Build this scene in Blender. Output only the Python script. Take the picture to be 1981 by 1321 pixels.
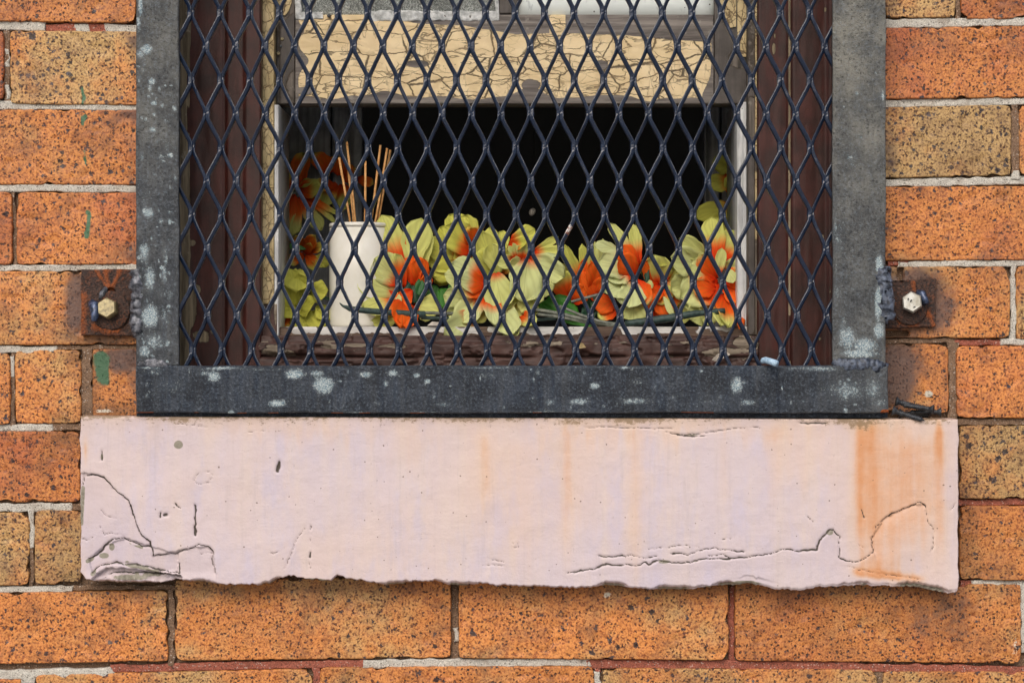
import bpy, bmesh, math, random
import numpy as np
from mathutils import Vector, Matrix

for o in list(bpy.data.objects):
    bpy.data.objects.remove(o, do_unlink=True)
scn = bpy.context.scene
COL = scn.collection

# ------------------------------------------------------------------ camera
CAM_D, CAM_Z, S0 = 2.4, 1.5, 0.00055      # metres to wall face, eye height, metres per photo pixel on the wall face
cam_data = bpy.data.cameras.new('camera')
cam = bpy.data.objects.new('camera', cam_data)
COL.objects.link(cam)
cam.location = (0, -CAM_D, CAM_Z)
cam.rotation_euler = (math.pi / 2, 0, 0)
cam_data.sensor_width = 36
cam_data.lens = 36 * CAM_D / (1981 * S0)
cam_data.clip_start = 0.05
cam_data.clip_end = 2000
scn.camera = cam

# ------------------------------------------------------------------ sky, sun, exposure
SUN_EL, SUN_AZ = math.radians(40), math.radians(-14)     # soft bright overcast, a little from the left
world = bpy.data.worlds.new('World')
scn.world = world
world.use_nodes = True
wt = world.node_tree
sky = wt.nodes.new('ShaderNodeTexSky')
sky.sky_type = 'NISHITA'
sky.sun_disc = False
sky.sun_elevation = SUN_EL
sky.sun_rotation = math.pi - SUN_AZ
sky.air_density = 1.0
sky.dust_density = 4.0
sky.ozone_density = 1.0
bg = wt.nodes['Background']
bg.inputs['Strength'].default_value = 0.13
wt.links.new(sky.outputs[0], bg.inputs['Color'])
sun_data = bpy.data.lights.new('sun', 'SUN')
sun_data.energy = 1.5
sun_data.angle = math.radians(40)
sun_data.color = (1.0, 0.95, 0.88)
sun = bpy.data.objects.new('sun', sun_data)
COL.objects.link(sun)
sd = Vector((math.sin(SUN_AZ) * math.cos(SUN_EL), -math.cos(SUN_AZ) * math.cos(SUN_EL), math.sin(SUN_EL)))
sun.rotation_euler = sd.to_track_quat('Z', 'Y').to_euler()
scn.view_settings.view_transform = 'Standard'
scn.view_settings.look = 'None'
scn.view_settings.gamma = 1.0
scn.view_settings.exposure = 0.2
scn.render.engine = 'CYCLES'
scn.cycles.max_bounces = 4

# ------------------------------------------------------------------ helpers
def W(px, py, Y=0.0):
    s = S0 * (CAM_D + Y) / CAM_D
    return Vector(((px - 990.5) * s, Y, CAM_Z + (660.5 - py) * s))

def WA(px, py, Y):
    s = S0 * (CAM_D + Y) / CAM_D
    return (px - 990.5) * s, CAM_Z + (660.5 - py) * s

def _h(ix, iy, seed):
    n = (ix.astype(np.int64) * 374761393 + iy.astype(np.int64) * 668265263 + seed * 974711) & 0x7fffffff
    n = ((n ^ (n >> 13)) * 1274126177) & 0x7fffffff
    n = ((n ^ (n >> 15)) * 1103515245) & 0x7fffffff
    return ((n ^ (n >> 16)) & 0xffff) / 65535.0

def vn(x, y, s, seed=0):
    x = np.asarray(x, float) / s + 1000.37; y = np.asarray(y, float) / s + 1000.71
    ix = np.floor(x); iy = np.floor(y); fx = x - ix; fy = y - iy
    fx = fx * fx * (3 - 2 * fx); fy = fy * fy * (3 - 2 * fy)
    a = _h(ix, iy, seed); b = _h(ix + 1, iy, seed); c = _h(ix, iy + 1, seed); d = _h(ix + 1, iy + 1, seed)
    return (a * (1 - fx) + b * fx) * (1 - fy) + (c * (1 - fx) + d * fx) * fy

def fbm(x, y, s, seed=0, oct=3):
    t = 0; a = 0.5; tot = 0
    for i in range(oct):
        t = t + a * vn(x, y, s / 2 ** i, seed + i * 17); tot += a; a *= 0.5
    return t / tot

def sstep(e0, e1, x):
    t = np.clip((x - e0) / (e1 - e0), 0, 1)
    return t * t * (3 - 2 * t)

def polydist(px, py, pts):
    d = np.full(px.shape, 1e9)
    for (ax, ay), (bx, by) in zip(pts[:-1], pts[1:]):
        dx, dy = bx - ax, by - ay
        L = dx * dx + dy * dy + 1e-9
        t = np.clip(((px - ax) * dx + (py - ay) * dy) / L, 0, 1)
        d = np.minimum(d, np.hypot(px - ax - t * dx, py - ay - t * dy))
    return d

def inpoly(px, py, pts):
    r = np.zeros(px.shape, bool)
    n = len(pts)
    for i in range(n):
        x1, y1 = pts[i]; x2, y2 = pts[(i + 1) % n]
        if y1 == y2: continue
        c = ((y1 > py) != (y2 > py)) & (px < (x2 - x1) * (py - y1) / (y2 - y1) + x1)
        r ^= c
    return r

def blobs(px, py, lst):
    r = np.zeros(px.shape)
    for b in lst:
        cx, cy, rx, ry = b[:4]; k = b[4] if len(b) > 4 else 1.0
        r = np.maximum(r, k * np.exp(-(((px - cx) / rx) ** 2 + ((py - cy) / ry) ** 2)))
    return r

def put(name, me, mat, parent=None):
    o = bpy.data.objects.new(name, me)
    COL.objects.link(o)
    if mat is not None and len(me.materials) == 0:
        me.materials.append(mat)
    if parent is not None:
        o.parent = parent
        o.matrix_parent_inverse = Matrix.Translation(-parent.location)
    return o

def tag(o, label, cat, group=None):
    o['label'] = label; o['category'] = cat
    if group: o['group'] = group
    return o

def thing(name, label, cat, loc, group=None, kind='thing'):
    o = bpy.data.objects.new(name, None)
    o.empty_display_size = 0.02
    COL.objects.link(o)
    o.location = loc
    o['kind'] = kind
    return tag(o, label, cat, group)

def mesh_np(name, verts, faces, smooth=True, attrs=None):
    me = bpy.data.meshes.new(name)
    me.from_pydata([tuple(v) for v in verts], [], [tuple(f) for f in faces])
    if smooth:
        me.polygons.foreach_set('use_smooth', [True] * len(me.polygons))
    for k, a in (attrs or {}).items():
        at = me.attributes.new(k, 'FLOAT', 'POINT')
        at.data.foreach_set('value', np.asarray(a, np.float32).ravel())
    me.update()
    return me

def panel(name, x0, x1, y0, y1, Y, depth, res, mat, parent=None, h=None, attrs=None, rnd=3.0, warp=None, shear=(0, 0), smooth=True, yfun=None):
    """front-facing piece: dense front grid at plane Y (towards the viewer), rounded edges, real sides of the given depth"""
    nx = max(2, int(round((x1 - x0) / res)) + 1); ny = max(2, int(round((y1 - y0) / res)) + 1)
    u = np.linspace(0, 1, nx); v = np.linspace(0, 1, ny)
    if rnd > 0:
        # pull two extra rows close to the border so that the rounding stays crisp
        du = min(0.2, rnd / (x1 - x0)); dv = min(0.2, rnd / (y1 - y0))
        u = np.unique(np.concatenate([u, [du * .3, du, 1 - du, 1 - du * .3]]))
        v = np.unique(np.concatenate([v, [dv * .3, dv, 1 - dv, 1 - dv * .3]]))
    nx, ny = len(u), len(v)
    U, V = np.meshgrid(u, v)
    PX = x0 + U * (x1 - x0); PY = y0 + V * (y1 - y0)
    e = np.minimum(np.minimum(PX - x0, x1 - PX), np.minimum(PY - y0, y1 - PY))
    if yfun is not None:
        PY = yfun(PX, V)
    PY = PY + shear[0] * (1 - U) + shear[1] * U
    back = np.zeros(PX.shape)
    if rnd > 0:
        k = np.clip(1 - e / rnd, 0, 1)
        back = (1 - np.sqrt(np.clip(1 - k * k, 0, 1))) * rnd * S0
    H = np.zeros(PX.shape) if h is None else h(PX, PY)
    A = {k: f(PX, PY) for k, f in (attrs or {}).items()}
    QX, QY = (PX, PY) if warp is None else warp(PX, PY, e)
    X, Z = WA(QX, QY, Y)
    YY = Y - H + back
    verts = np.stack([X, YY, Z], -1).reshape(-1, 3)
    idx = np.arange(nx * ny).reshape(ny, nx)
    f = np.stack([idx[:-1, :-1], idx[1:, :-1], idx[1:, 1:], idx[:-1, 1:]], -1).reshape(-1, 4).tolist()
    # border loop extruded to the back
    loop = list(idx[0, :]) + list(idx[1:, -1]) + list(idx[-1, -2::-1]) + list(idx[-2:0:-1, 0])
    n = len(verts)
    bv = verts[loop].copy()
    bv[:, 1] = Y + depth
    verts = np.concatenate([verts, bv])
    L = len(loop)
    for i in range(L):
        j = (i + 1) % L
        f.append((loop[i], loop[j], n + j, n + i))
    f.append(tuple(n + i for i in range(L)))
    c = W((x0 + x1) / 2, (y0 + y1) / 2, Y)
    verts = verts - np.array(c)
    AA = {k: np.concatenate([a.ravel(), a.ravel()[loop]]) for k, a in A.items()}
    me = mesh_np(name, verts, f, smooth, AA)
    o = put(name, me, mat)
    o.location = c
    if parent is not None:
        o.parent = parent
        o.matrix_parent_inverse = Matrix.Translation(-parent.location)
    return o

def tube(name, pts, rad, mat, parent=None, seg=10, jitter=0.0, seed=0, flat=1.0, attrs=None):
    pts = [Vector(p) for p in pts]
    if not hasattr(rad, '__len__'): rad = [rad] * len(pts)
    rng = random.Random(seed)
    vs, fs = [], []
    up = Vector((0, 1, 0))
    for i, p in enumerate(pts):
        d = (pts[min(i + 1, len(pts) - 1)] - pts[max(i - 1, 0)]).normalized()
        a = d.cross(up)
        if a.length < 1e-3: a = d.cross(Vector((1, 0, 0)))
        a.normalize(); b = a.cross(d).normalized()
        for k in range(seg):
            t = 2 * math.pi * k / seg
            r = rad[i] * (1 + jitter * (rng.random() * 2 - 1))
            vs.append(p + a * math.cos(t) * r + b * math.sin(t) * r * flat)
    for i in range(len(pts) - 1):
        for k in range(seg):
            k2 = (k + 1) % seg
            fs.append((i * seg + k, i * seg + k2, (i + 1) * seg + k2, (i + 1) * seg + k))
    fs.append(tuple(range(seg - 1, -1, -1)))
    fs.append(tuple((len(pts) - 1) * seg + k for k in range(seg)))
    c = pts[0].copy()
    vs = [v - c for v in vs]
    me = mesh_np(name, vs, fs)
    o = put(name, me, mat)
    o.location = c
    if parent is not None:
        o.parent = parent
        o.matrix_parent_inverse = Matrix.Translation(-parent.location)
    return o

def box_mesh(bm, a, b):
    a = Vector(a); b = Vector(b)
    vs = [bm.verts.new((x, y, z)) for x in (a.x, b.x) for y in (a.y, b.y) for z in (a.z, b.z)]
    for f in ((0, 1, 3, 2), (4, 6, 7, 5), (0, 4, 5, 1), (2, 3, 7, 6), (0, 2, 6, 4), (1, 5, 7, 3)):
        bm.faces.new([vs[i] for i in f])

def bm_obj(name, bm, mat, parent=None, smooth=False):
    bmesh.ops.recalc_face_normals(bm, faces=bm.faces)
    me = bpy.data.meshes.new(name)
    bm.to_mesh(me); bm.free()
    if smooth:
        me.polygons.foreach_set('use_smooth', [True] * len(me.polygons))
    return put(name, me, mat, parent)

# ------------------------------------------------------------------ node materials
class Mat:
    def __init__(s, name):
        s.m = bpy.data.materials.new(name); s.m.use_nodes = True
        s.t = s.m.node_tree; s.p = s.t.nodes['Principled BSDF']
        g = s.t.nodes.new('ShaderNodeNewGeometry'); s.pos = g.outputs['Position']; s.normal = g.outputs['Normal']
    def n(s, kind): return s.t.nodes.new(kind)
    def L(s, a, b):
        if isinstance(a, (int, float)): b.default_value = a
        elif isinstance(a, (tuple, list)):
            b.default_value = a if len(a) == len(b.default_value) else tuple(a) + (1.0,)
        else: s.t.links.new(a, b)
    def attr(s, name, obj=False):
        a = s.n('ShaderNodeAttribute'); a.attribute_name = name
        if obj: a.attribute_type = 'OBJECT'
        return a.outputs['Fac']
    def scale(s, v, xyz, off=(0, 0, 0)):
        m = s.n('ShaderNodeMapping'); s.L(v, m.inputs['Vector']); m.inputs['Scale'].default_value = xyz; m.inputs['Location'].default_value = off
        return m.outputs[0]
    def noise(s, scale, detail=3, rough=0.55, v=None, dist=0.0, color=False):
        n = s.n('ShaderNodeTexNoise'); s.L(s.pos if v is None else v, n.inputs['Vector'])
        n.inputs['Scale'].default_value = scale; n.inputs['Detail'].default_value = detail
        n.inputs['Roughness'].default_value = rough; n.inputs['Distortion'].default_value = dist
        return n.outputs['Color' if color else 'Fac']
    def vor(s, scale, feature='F1', v=None, rand=1.0):
        n = s.n('ShaderNodeTexVoronoi'); n.feature = feature
        s.L(s.pos if v is None else v, n.inputs['Vector'])
        n.inputs['Scale'].default_value = scale
        if 'Randomness' in n.inputs: n.inputs['Randomness'].default_value = rand
        return n
    def math(s, op, a, b=None, c=None, clamp=False):
        n = s.n('ShaderNodeMath'); n.operation = op; n.use_clamp = clamp
        s.L(a, n.inputs[0])
        if b is not None: s.L(b, n.inputs[1])
        if c is not None: s.L(c, n.inputs[2])
        return n.outputs[0]
    def step(s, e0, e1, x, o0=0.0, o1=1.0):
        n = s.n('ShaderNodeMapRange'); n.interpolation_type = 'SMOOTHSTEP'
        s.L(x, n.inputs[0]); s.L(e0, n.inputs[1]); s.L(e1, n.inputs[2]); s.L(o0, n.inputs[3]); s.L(o1, n.inputs[4])
        return n.outputs[0]
    def mix(s, f, a, b, blend='MIX'):
        n = s.n('ShaderNodeMix'); n.data_type = 'RGBA'; n.blend_type = blend
        s.L(f, n.inputs[0]); s.L(a, n.inputs[6]); s.L(b, n.inputs[7])
        return n.outputs[2]
    def mixf(s, f, a, b):
        n = s.n('ShaderNodeMix'); s.L(f, n.inputs[0]); s.L(a, n.inputs[2]); s.L(b, n.inputs[3])
        return n.outputs[0]
    def addv(s, a, b):
        n = s.n('ShaderNodeVectorMath'); n.operation = 'ADD'; s.L(a, n.inputs[0]); s.L(b, n.inputs[1]); return n.outputs[0]
    def mulv(s, a, k):
        n = s.n('ShaderNodeVectorMath'); n.operation = 'SCALE'; s.L(a, n.inputs[0]); n.inputs['Scale'].default_value = k; return n.outputs[0]
    def sep(s, c):
        n = s.n('ShaderNodeSeparateColor'); s.L(c, n.inputs[0]); return n.outputs
    def bump(s, height, strength, dist, prev=None):
        n = s.n('ShaderNodeBump'); n.inputs['Strength'].default_value = strength; n.inputs['Distance'].default_value = dist
        s.L(height, n.inputs['Height'])
        if prev is not None: s.L(prev, n.inputs['Normal'])
        return n.outputs[0]
    def done(s, col=None, rough=None, nrm=None, metal=None, spec=None):
        if col is not None: s.L(col, s.p.inputs['Base Color'])
        if rough is not None: s.L(rough, s.p.inputs['Roughness'])
        if nrm is not None: s.L(nrm, s.p.inputs['Normal'])
        if metal is not None: s.L(metal, s.p.inputs['Metallic'])
        if spec is not None: s.L(spec, s.p.inputs['Specular IOR Level'])
        return s.m

def srgb(r, g, b, k=1.0):
    f = lambda c: ((c / 255 + 0.055) / 1.055) ** 2.4 if c > 10 else c / 255 / 12.92
    return (f(r) * k, f(g) * k, f(b) * k)

def mat_brick():
    M = Mat('speckled_fired_brick')
    tone = M.attr('tone', True); light = M.attr('light', True); spots = M.attr('spots', True)
    wob = M.addv(M.pos, M.mulv(M.noise(260, 2, color=True), 0.0022))
    # clay body: fine grains between ochre and burnt orange
    g1 = M.noise(430, 3, 0.75)
    g2 = M.noise(45, 3, 0.6)
    g3 = M.noise(9, 2, 0.5)
    gm = M.step(0.34, 0.58, g1)
    tan_ = M.mix(gm, srgb(110, 80, 48), srgb(206, 168, 110))
    org = M.mix(gm, srgb(140, 70, 32), srgb(225, 146, 76))
    red = M.mix(gm, srgb(112, 52, 32), srgb(200, 112, 64))
    t2 = M.math('ADD', tone, M.math('MULTIPLY', M.math('SUBTRACT', g3, 0.5), 1.5))
    t2 = M.math('ADD', t2, M.math('MULTIPLY', M.math('SUBTRACT', g2, 0.5), 0.8))
    c = M.mix(M.step(-0.1, 0.5, t2), tan_, org)
    c = M.mix(M.step(0.5, 1.05, t2), c, red)
    # small iron specks
    v1 = M.vor(270, v=wob); s1 = M.sep(v1.outputs['Color'])
    d1 = M.math('ADD', v1.outputs['Distance'], M.math('MULTIPLY', M.math('SUBTRACT', g1, 0.5), 1.1))
    m1 = M.math('MULTIPLY', M.step(0.50, 0.62, s1[0]), M.step(0.40, 0.24, d1))
    c = M.mix(M.math('MULTIPLY', m1, 0.9), c, M.mix(s1[1], srgb(30, 18, 22), srgb(96, 50, 40)))
    # larger iron spots, ragged
    v2 = M.vor(118, v=M.addv(M.pos, M.mulv(M.noise(210, 3, .7, color=True), 0.0065))); s2 = M.sep(v2.outputs['Color'])
    r2 = M.math('MULTIPLY', M.math('POWER', s2[1], 1.6), M.math('ADD', 0.30, M.math('MULTIPLY', spots, 0.28)))
    r2 = M.math('ADD', r2, 0.07)
    d2 = M.math('ADD', v2.outputs['Distance'], M.math('MULTIPLY', M.math('SUBTRACT', M.noise(300, 3, 0.8), 0.5), 0.95))
    on2 = M.math('GREATER_THAN', M.math('ADD', s2[0], M.math('MULTIPLY', spots, 0.55)), 0.66)
    m2 = M.math('MULTIPLY', on2, M.step(0.0, 0.06, M.math('SUBTRACT', r2, d2)))
    core = M.step(0.04, 0.20, M.math('SUBTRACT', r2, d2))
    c = M.mix(M.math('MULTIPLY', m2, 0.93), c, M.mix(core, M.mix(s2[2], srgb(44, 40, 50), srgb(92, 92, 108)), srgb(14, 14, 20)))
    # weathering
    gn24 = M.noise(20, 6, 0.78)
    gr = M.step(0.44, 0.70, gn24)
    c = M.mix(M.math('MULTIPLY', gr, 0.62), c, srgb(98, 64, 46))
    c = M.mix(M.math('MULTIPLY', M.step(0.46, 0.32, gn24), 0.2), c, srgb(220, 160, 90))
    st = M.attr('stain')
    stn = M.step(0.60, 0.88, M.math('ADD', M.math('MULTIPLY', M.math('ADD', M.math('MULTIPLY', gn24, .6), M.math('MULTIPLY', g1, .4)), 1.0), M.math('MULTIPLY', st, 0.36)))
    stn = M.math('MULTIPLY', stn, M.step(0.02, 0.3, st))
    c = M.mix(M.math('MULTIPLY', stn, 0.9), c, M.mix(g1, srgb(48, 36, 34), srgb(118, 94, 88)))
    ru = M.attr('grime')
    c = M.mix(M.math('MULTIPLY', ru, 0.8), c, M.mix(g1, srgb(50, 32, 16), srgb(124, 84, 44)))
    gn = M.attr('green')
    c = M.mix(M.step(0.40, 0.70, M.math('ADD', gn, M.math('MULTIPLY', M.math('SUBTRACT', g1, 0.5), 0.9))), c, srgb(70, 108, 78))
    wh = M.attr('white')
    c = M.mix(M.step(0.45, 0.6, M.math('ADD', wh, M.math('MULTIPLY', M.math('SUBTRACT', g1, 0.5), 0.9))), c, srgb(214, 206, 190))
    c = M.mix(1.0, c, M.mix(light, (0.36, 0.36, 0.36), (1.24, 1.24, 1.24)), 'MULTIPLY')
    hgt = M.math('SUBTRACT', M.math('MULTIPLY', g1, 0.5), M.math('MULTIPLY', m1, 0.6))
    hgt = M.math('SUBTRACT', hgt, M.math('MULTIPLY', m2, 0.8))
    nb = M.bump(hgt, 0.8, 0.0013)
    nb = M.bump(g2, 0.35, 0.004, nb)
    rough = M.mixf(M.math('ADD', g1, M.math('MULTIPLY', m2, -0.3)), 0.30, 0.75)
    return M.done(c, rough, nb, spec=0.45)

def mat_mortar(name, a, b, dirt, k_dirt=0.4, glint=0.35):
    M = Mat(name)
    g = M.noise(800, 3, 0.7); l = M.noise(60, 4, 0.6)
    c = M.mix(M.step(0.3, 0.7, g), a, b)
    c = M.mix(M.math('MULTIPLY', M.step(0.5, 0.72, l), k_dirt), c, dirt)
    v = M.vor(900); s = M.sep(v.outputs['Color'])
    c = M.mix(M.math('MULTIPLY', M.step(0.95, 0.98, s[0]), glint), c, srgb(232, 222, 210))
    c = M.mix(M.math('MULTIPLY', M.step(0.94, 0.97, s[1]), 0.8), c, srgb(60, 52, 48))
    return M.done(c, 0.9, M.bump(M.math('ADD', g, l), 0.7, 0.0015), spec=0.2)

def mat_sill():
    M = Mat('pink_painted_stone')
    n1 = M.noise(6, 3, 0.5); n2 = M.noise(1.0, 4, 0.6, v=M.scale(M.pos, (60, 20, 5)))
    n3 = M.noise(300, 3, 0.6)
    c = M.mix(M.step(0.35, 0.7, n1), srgb(191, 178, 184), srgb(197, 179, 176))
    c = M.mix(M.math('MULTIPLY', M.step(0.42, 0.7, n2), 0.45), c, srgb(200, 184, 174))
    c = M.mix(M.math('MULTIPLY', M.step(0.45, 0.75, M.noise(1.0, 4, 0.65, v=M.scale(M.pos, (35, 10, 12)))), 0.7), c, srgb(182, 174, 192))
    c = M.mix(M.math('MULTIPLY', M.step(0.52, 0.74, M.noise(1.0, 5, 0.7, v=M.scale(M.pos, (130, 10, 8)))), 0.35), c, srgb(172, 160, 162))
    c = M.mix(M.math('MULTIPLY', M.step(0.5, 0.8, M.noise(70, 5, 0.75)), 0.4), c, srgb(176, 162, 160))
    c = M.mix(M.math('MULTIPLY', M.attr('layer'), 0.55), c, M.mix(n1, srgb(170, 160, 172), srgb(196, 176, 172)))
    # rust runs
    r = M.attr('rust')
    rn = M.math('MULTIPLY', r, M.math('ADD', 0.40, M.math('MULTIPLY', M.noise(1.0, 4, 0.6, v=M.scale(M.pos, (75, 30, 6))), 0.9)), clamp=True)
    rn = M.math('MULTIPLY', rn, M.math('ADD', 0.7, M.math('MULTIPLY', M.noise(60, 5, .7), 0.6)))
    c = M.mix(M.math('MULTIPLY', rn, 1.0, clamp=True), c, srgb(206, 172, 140))
    c = M.mix(M.math('MULTIPLY', M.math('SUBTRACT', rn, 0.38, clamp=True), 0.95, clamp=True), c, srgb(186, 112, 56))
    # chips down to stone
    ch = M.attr('chip')
    c = M.mix(M.step(0.45, 0.6, M.math('ADD', ch, M.math('MULTIPLY', M.math('SUBTRACT', M.noise(260, 3), 0.5), 0.25))), c, M.mix(n3, srgb(96, 92, 80), srgb(158, 152, 138)))
    # grime along the top edge
    d = M.attr('dirt')
    dm = M.step(0.52, 0.60, M.math('ADD', M.math('MULTIPLY', d, 0.15), M.math('MULTIPLY', M.noise(1.0, 5, 0.8, v=M.scale(M.pos, (150, 60, 260))), 0.72)))
    dm = M.math('MULTIPLY', dm, M.step(0.02, 0.25, d))
    c = M.mix(M.math('MULTIPLY', dm, 0.8), c, srgb(64, 54, 36))
    c = M.mix(M.math('MULTIPLY', M.step(0.15, 1.5, d), 0.35), c, srgb(184, 152, 112))
    # pin holes and scuffs
    v = M.vor(150); s = M.sep(v.outputs['Color'])
    prad = M.math('MULTIPLY', M.math('POWER', s[1], 3.0), 0.13)
    pin = M.math('MULTIPLY', M.step(0.72, 0.78, s[0]), M.step(0.0, 0.05, M.math('SUBTRACT', M.math('ADD', prad, .035), M.math('ADD', v.outputs['Distance'], M.math('MULTIPLY', M.math('SUBTRACT', n3, .5), .3)))))
    sc = M.step(0.66, 0.72, M.noise(1.0, 4, 0.75, v=M.scale(M.pos, (300, 60, 90))))
    c = M.mix(M.math('MULTIPLY', pin, 0.75), c, srgb(92, 78, 66))
    c = M.mix(M.math('MULTIPLY', sc, 0.55), c, srgb(128, 110, 106))
    ck = M.attr('crack')
    c = M.mix(M.step(0.25, 0.8, ck), c, srgb(62, 54, 46))
    nb = M.bump(M.math('SUBTRACT', M.noise(1.0, 3, v=M.scale(M.pos, (40, 40, 420))), M.math('MULTIPLY', pin, 0.8)), 0.09, 0.0014)
    nb = M.bump(M.noise(38, 5, .65), 0.4, 0.004, nb)
    return M.done(c, M.mixf(n3, 0.42, 0.62), nb, spec=0.4)

def mat_iron():
    M = Mat('weathered_grey_painted_iron')
    tone = M.attr('tone', True)      # 0 dark slate, 1 pale grey
    worn = M.attr('worn'); rust = M.attr('rust')
    n1 = M.noise(360, 4, 0.75); n2 = M.noise(30, 5, 0.65); n3 = M.noise(800, 2, 0.6)
    st = M.noise(1.0, 4, 0.65, v=M.scale(M.pos, (190, 40, 12)))
    dark = M.mix(M.step(0.3, 0.7, n2), srgb(15, 23, 35), srgb(38, 51, 69))
    pale = M.mix(M.step(0.3, 0.7, n2), srgb(84, 86, 86), srgb(134, 132, 122))
    t = M.math('ADD', tone, M.math('ADD', M.attr('fade'), M.math('MULTIPLY', M.math('SUBTRACT', st, 0.5), 0.5)), clamp=True)
    c = M.mix(t, dark, pale)
    c = M.mix(M.math('MULTIPLY', M.step(0.50, 0.68, n1), 0.6), c, M.mix(0.4, c, srgb(150, 164, 178)))
    c = M.mix(M.math('MULTIPLY', M.step(0.46, 0.34, n1), 0.75), c, srgb(15, 18, 24))
    pr = M.math('ADD', M.math('MULTIPLY', n1, 0.6), M.math('MULTIPLY', n2, 0.4))
    wm = M.step(-0.06, 0.14, M.math('SUBTRACT', M.math('ADD', M.math('MULTIPLY', worn, 0.46), 0.245), pr))
    c = M.mix(M.math('MULTIPLY', wm, 0.8), c, M.mix(M.step(0.35, 0.65, n3), srgb(106, 136, 152), srgb(212, 222, 222)))
    rm = M.step(0.5, 0.62, M.math('ADD', M.math('MULTIPLY', rust, 0.7), M.math('MULTIPLY', n1, 0.4)))
    c = M.mix(rm, c, M.mix(n1, srgb(96, 42, 16), srgb(180, 92, 30)))
    nb = M.bump(n1, 1.0, 0.0030)
    nb = M.bump(n2, 0.4, 0.006, nb)
    return M.done(c, M.mixf(n1, 0.36, 0.7), nb, spec=0.42)

def mat_mesh():
    M = Mat('blue_black_painted_expanded_metal')
    n1 = M.noise(160, 4, 0.65); n2 = M.noise(900, 3, 0.7)
    c = M.mix(n1, srgb(11, 20, 36), srgb(26, 42, 68))
    w = M.math('MULTIPLY', M.step(0.68, 0.74, M.noise(60, 5, 0.75)), M.step(0.5, 0.56, n2))
    c = M.mix(M.math('MULTIPLY', w, 0.8), c, srgb(182, 186, 188))
    c = M.mix(M.step(0.60, 0.72, M.math('MULTIPLY', M.attr('worn'), M.math('ADD', M.noise(300, 3, .7), 0.5))), c, M.mix(M.step(0.4, 0.6, M.noise(250, 2)), srgb(112, 70, 56), srgb(200, 196, 192)))
    return M.done(c, M.mixf(n2, 0.2, 0.38), M.bump(M.math('ADD', n2, M.math('MULTIPLY', n1, 2.5)), 0.4, 0.0007), spec=0.62)

def mat_rust():
    M = Mat('rusty_bracket_steel')
    n1 = M.noise(70, 5, 0.7); n2 = M.noise(420, 3, 0.7)
    c = M.mix(M.step(0.3, 0.7, n2), srgb(28, 20, 18), srgb(80, 54, 42))
    om = M.step(0.40, 0.66, M.math('ADD', M.math('MULTIPLY', M.attr('rust'), 0.18), M.math('MULTIPLY', M.math('ADD', M.math('MULTIPLY', n1, .6), M.math('MULTIPLY', n2, .4)), 0.80)))
    c = M.mix(M.math('MULTIPLY', om, 0.9), c, M.mix(n2, srgb(74, 32, 12), srgb(178, 92, 28)))
    return M.done(c, M.mixf(n1, 0.35, 0.75), M.bump(M.math('ADD', n2, n1), 1.0, 0.003), spec=0.5)

def mat_simple(name, a, b, scale=200, rough=(0.4, 0.6), bump=0.3, metal=0.0, dist=0.001, spec=0.5):
    M = Mat(name)
    n = M.noise(scale, 4, 0.65)
    return M.done(M.mix(M.step(0.3, 0.7, n), a, b), M.mixf(n, rough[0], rough[1]), M.bump(n, bump, dist), metal, spec)

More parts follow.
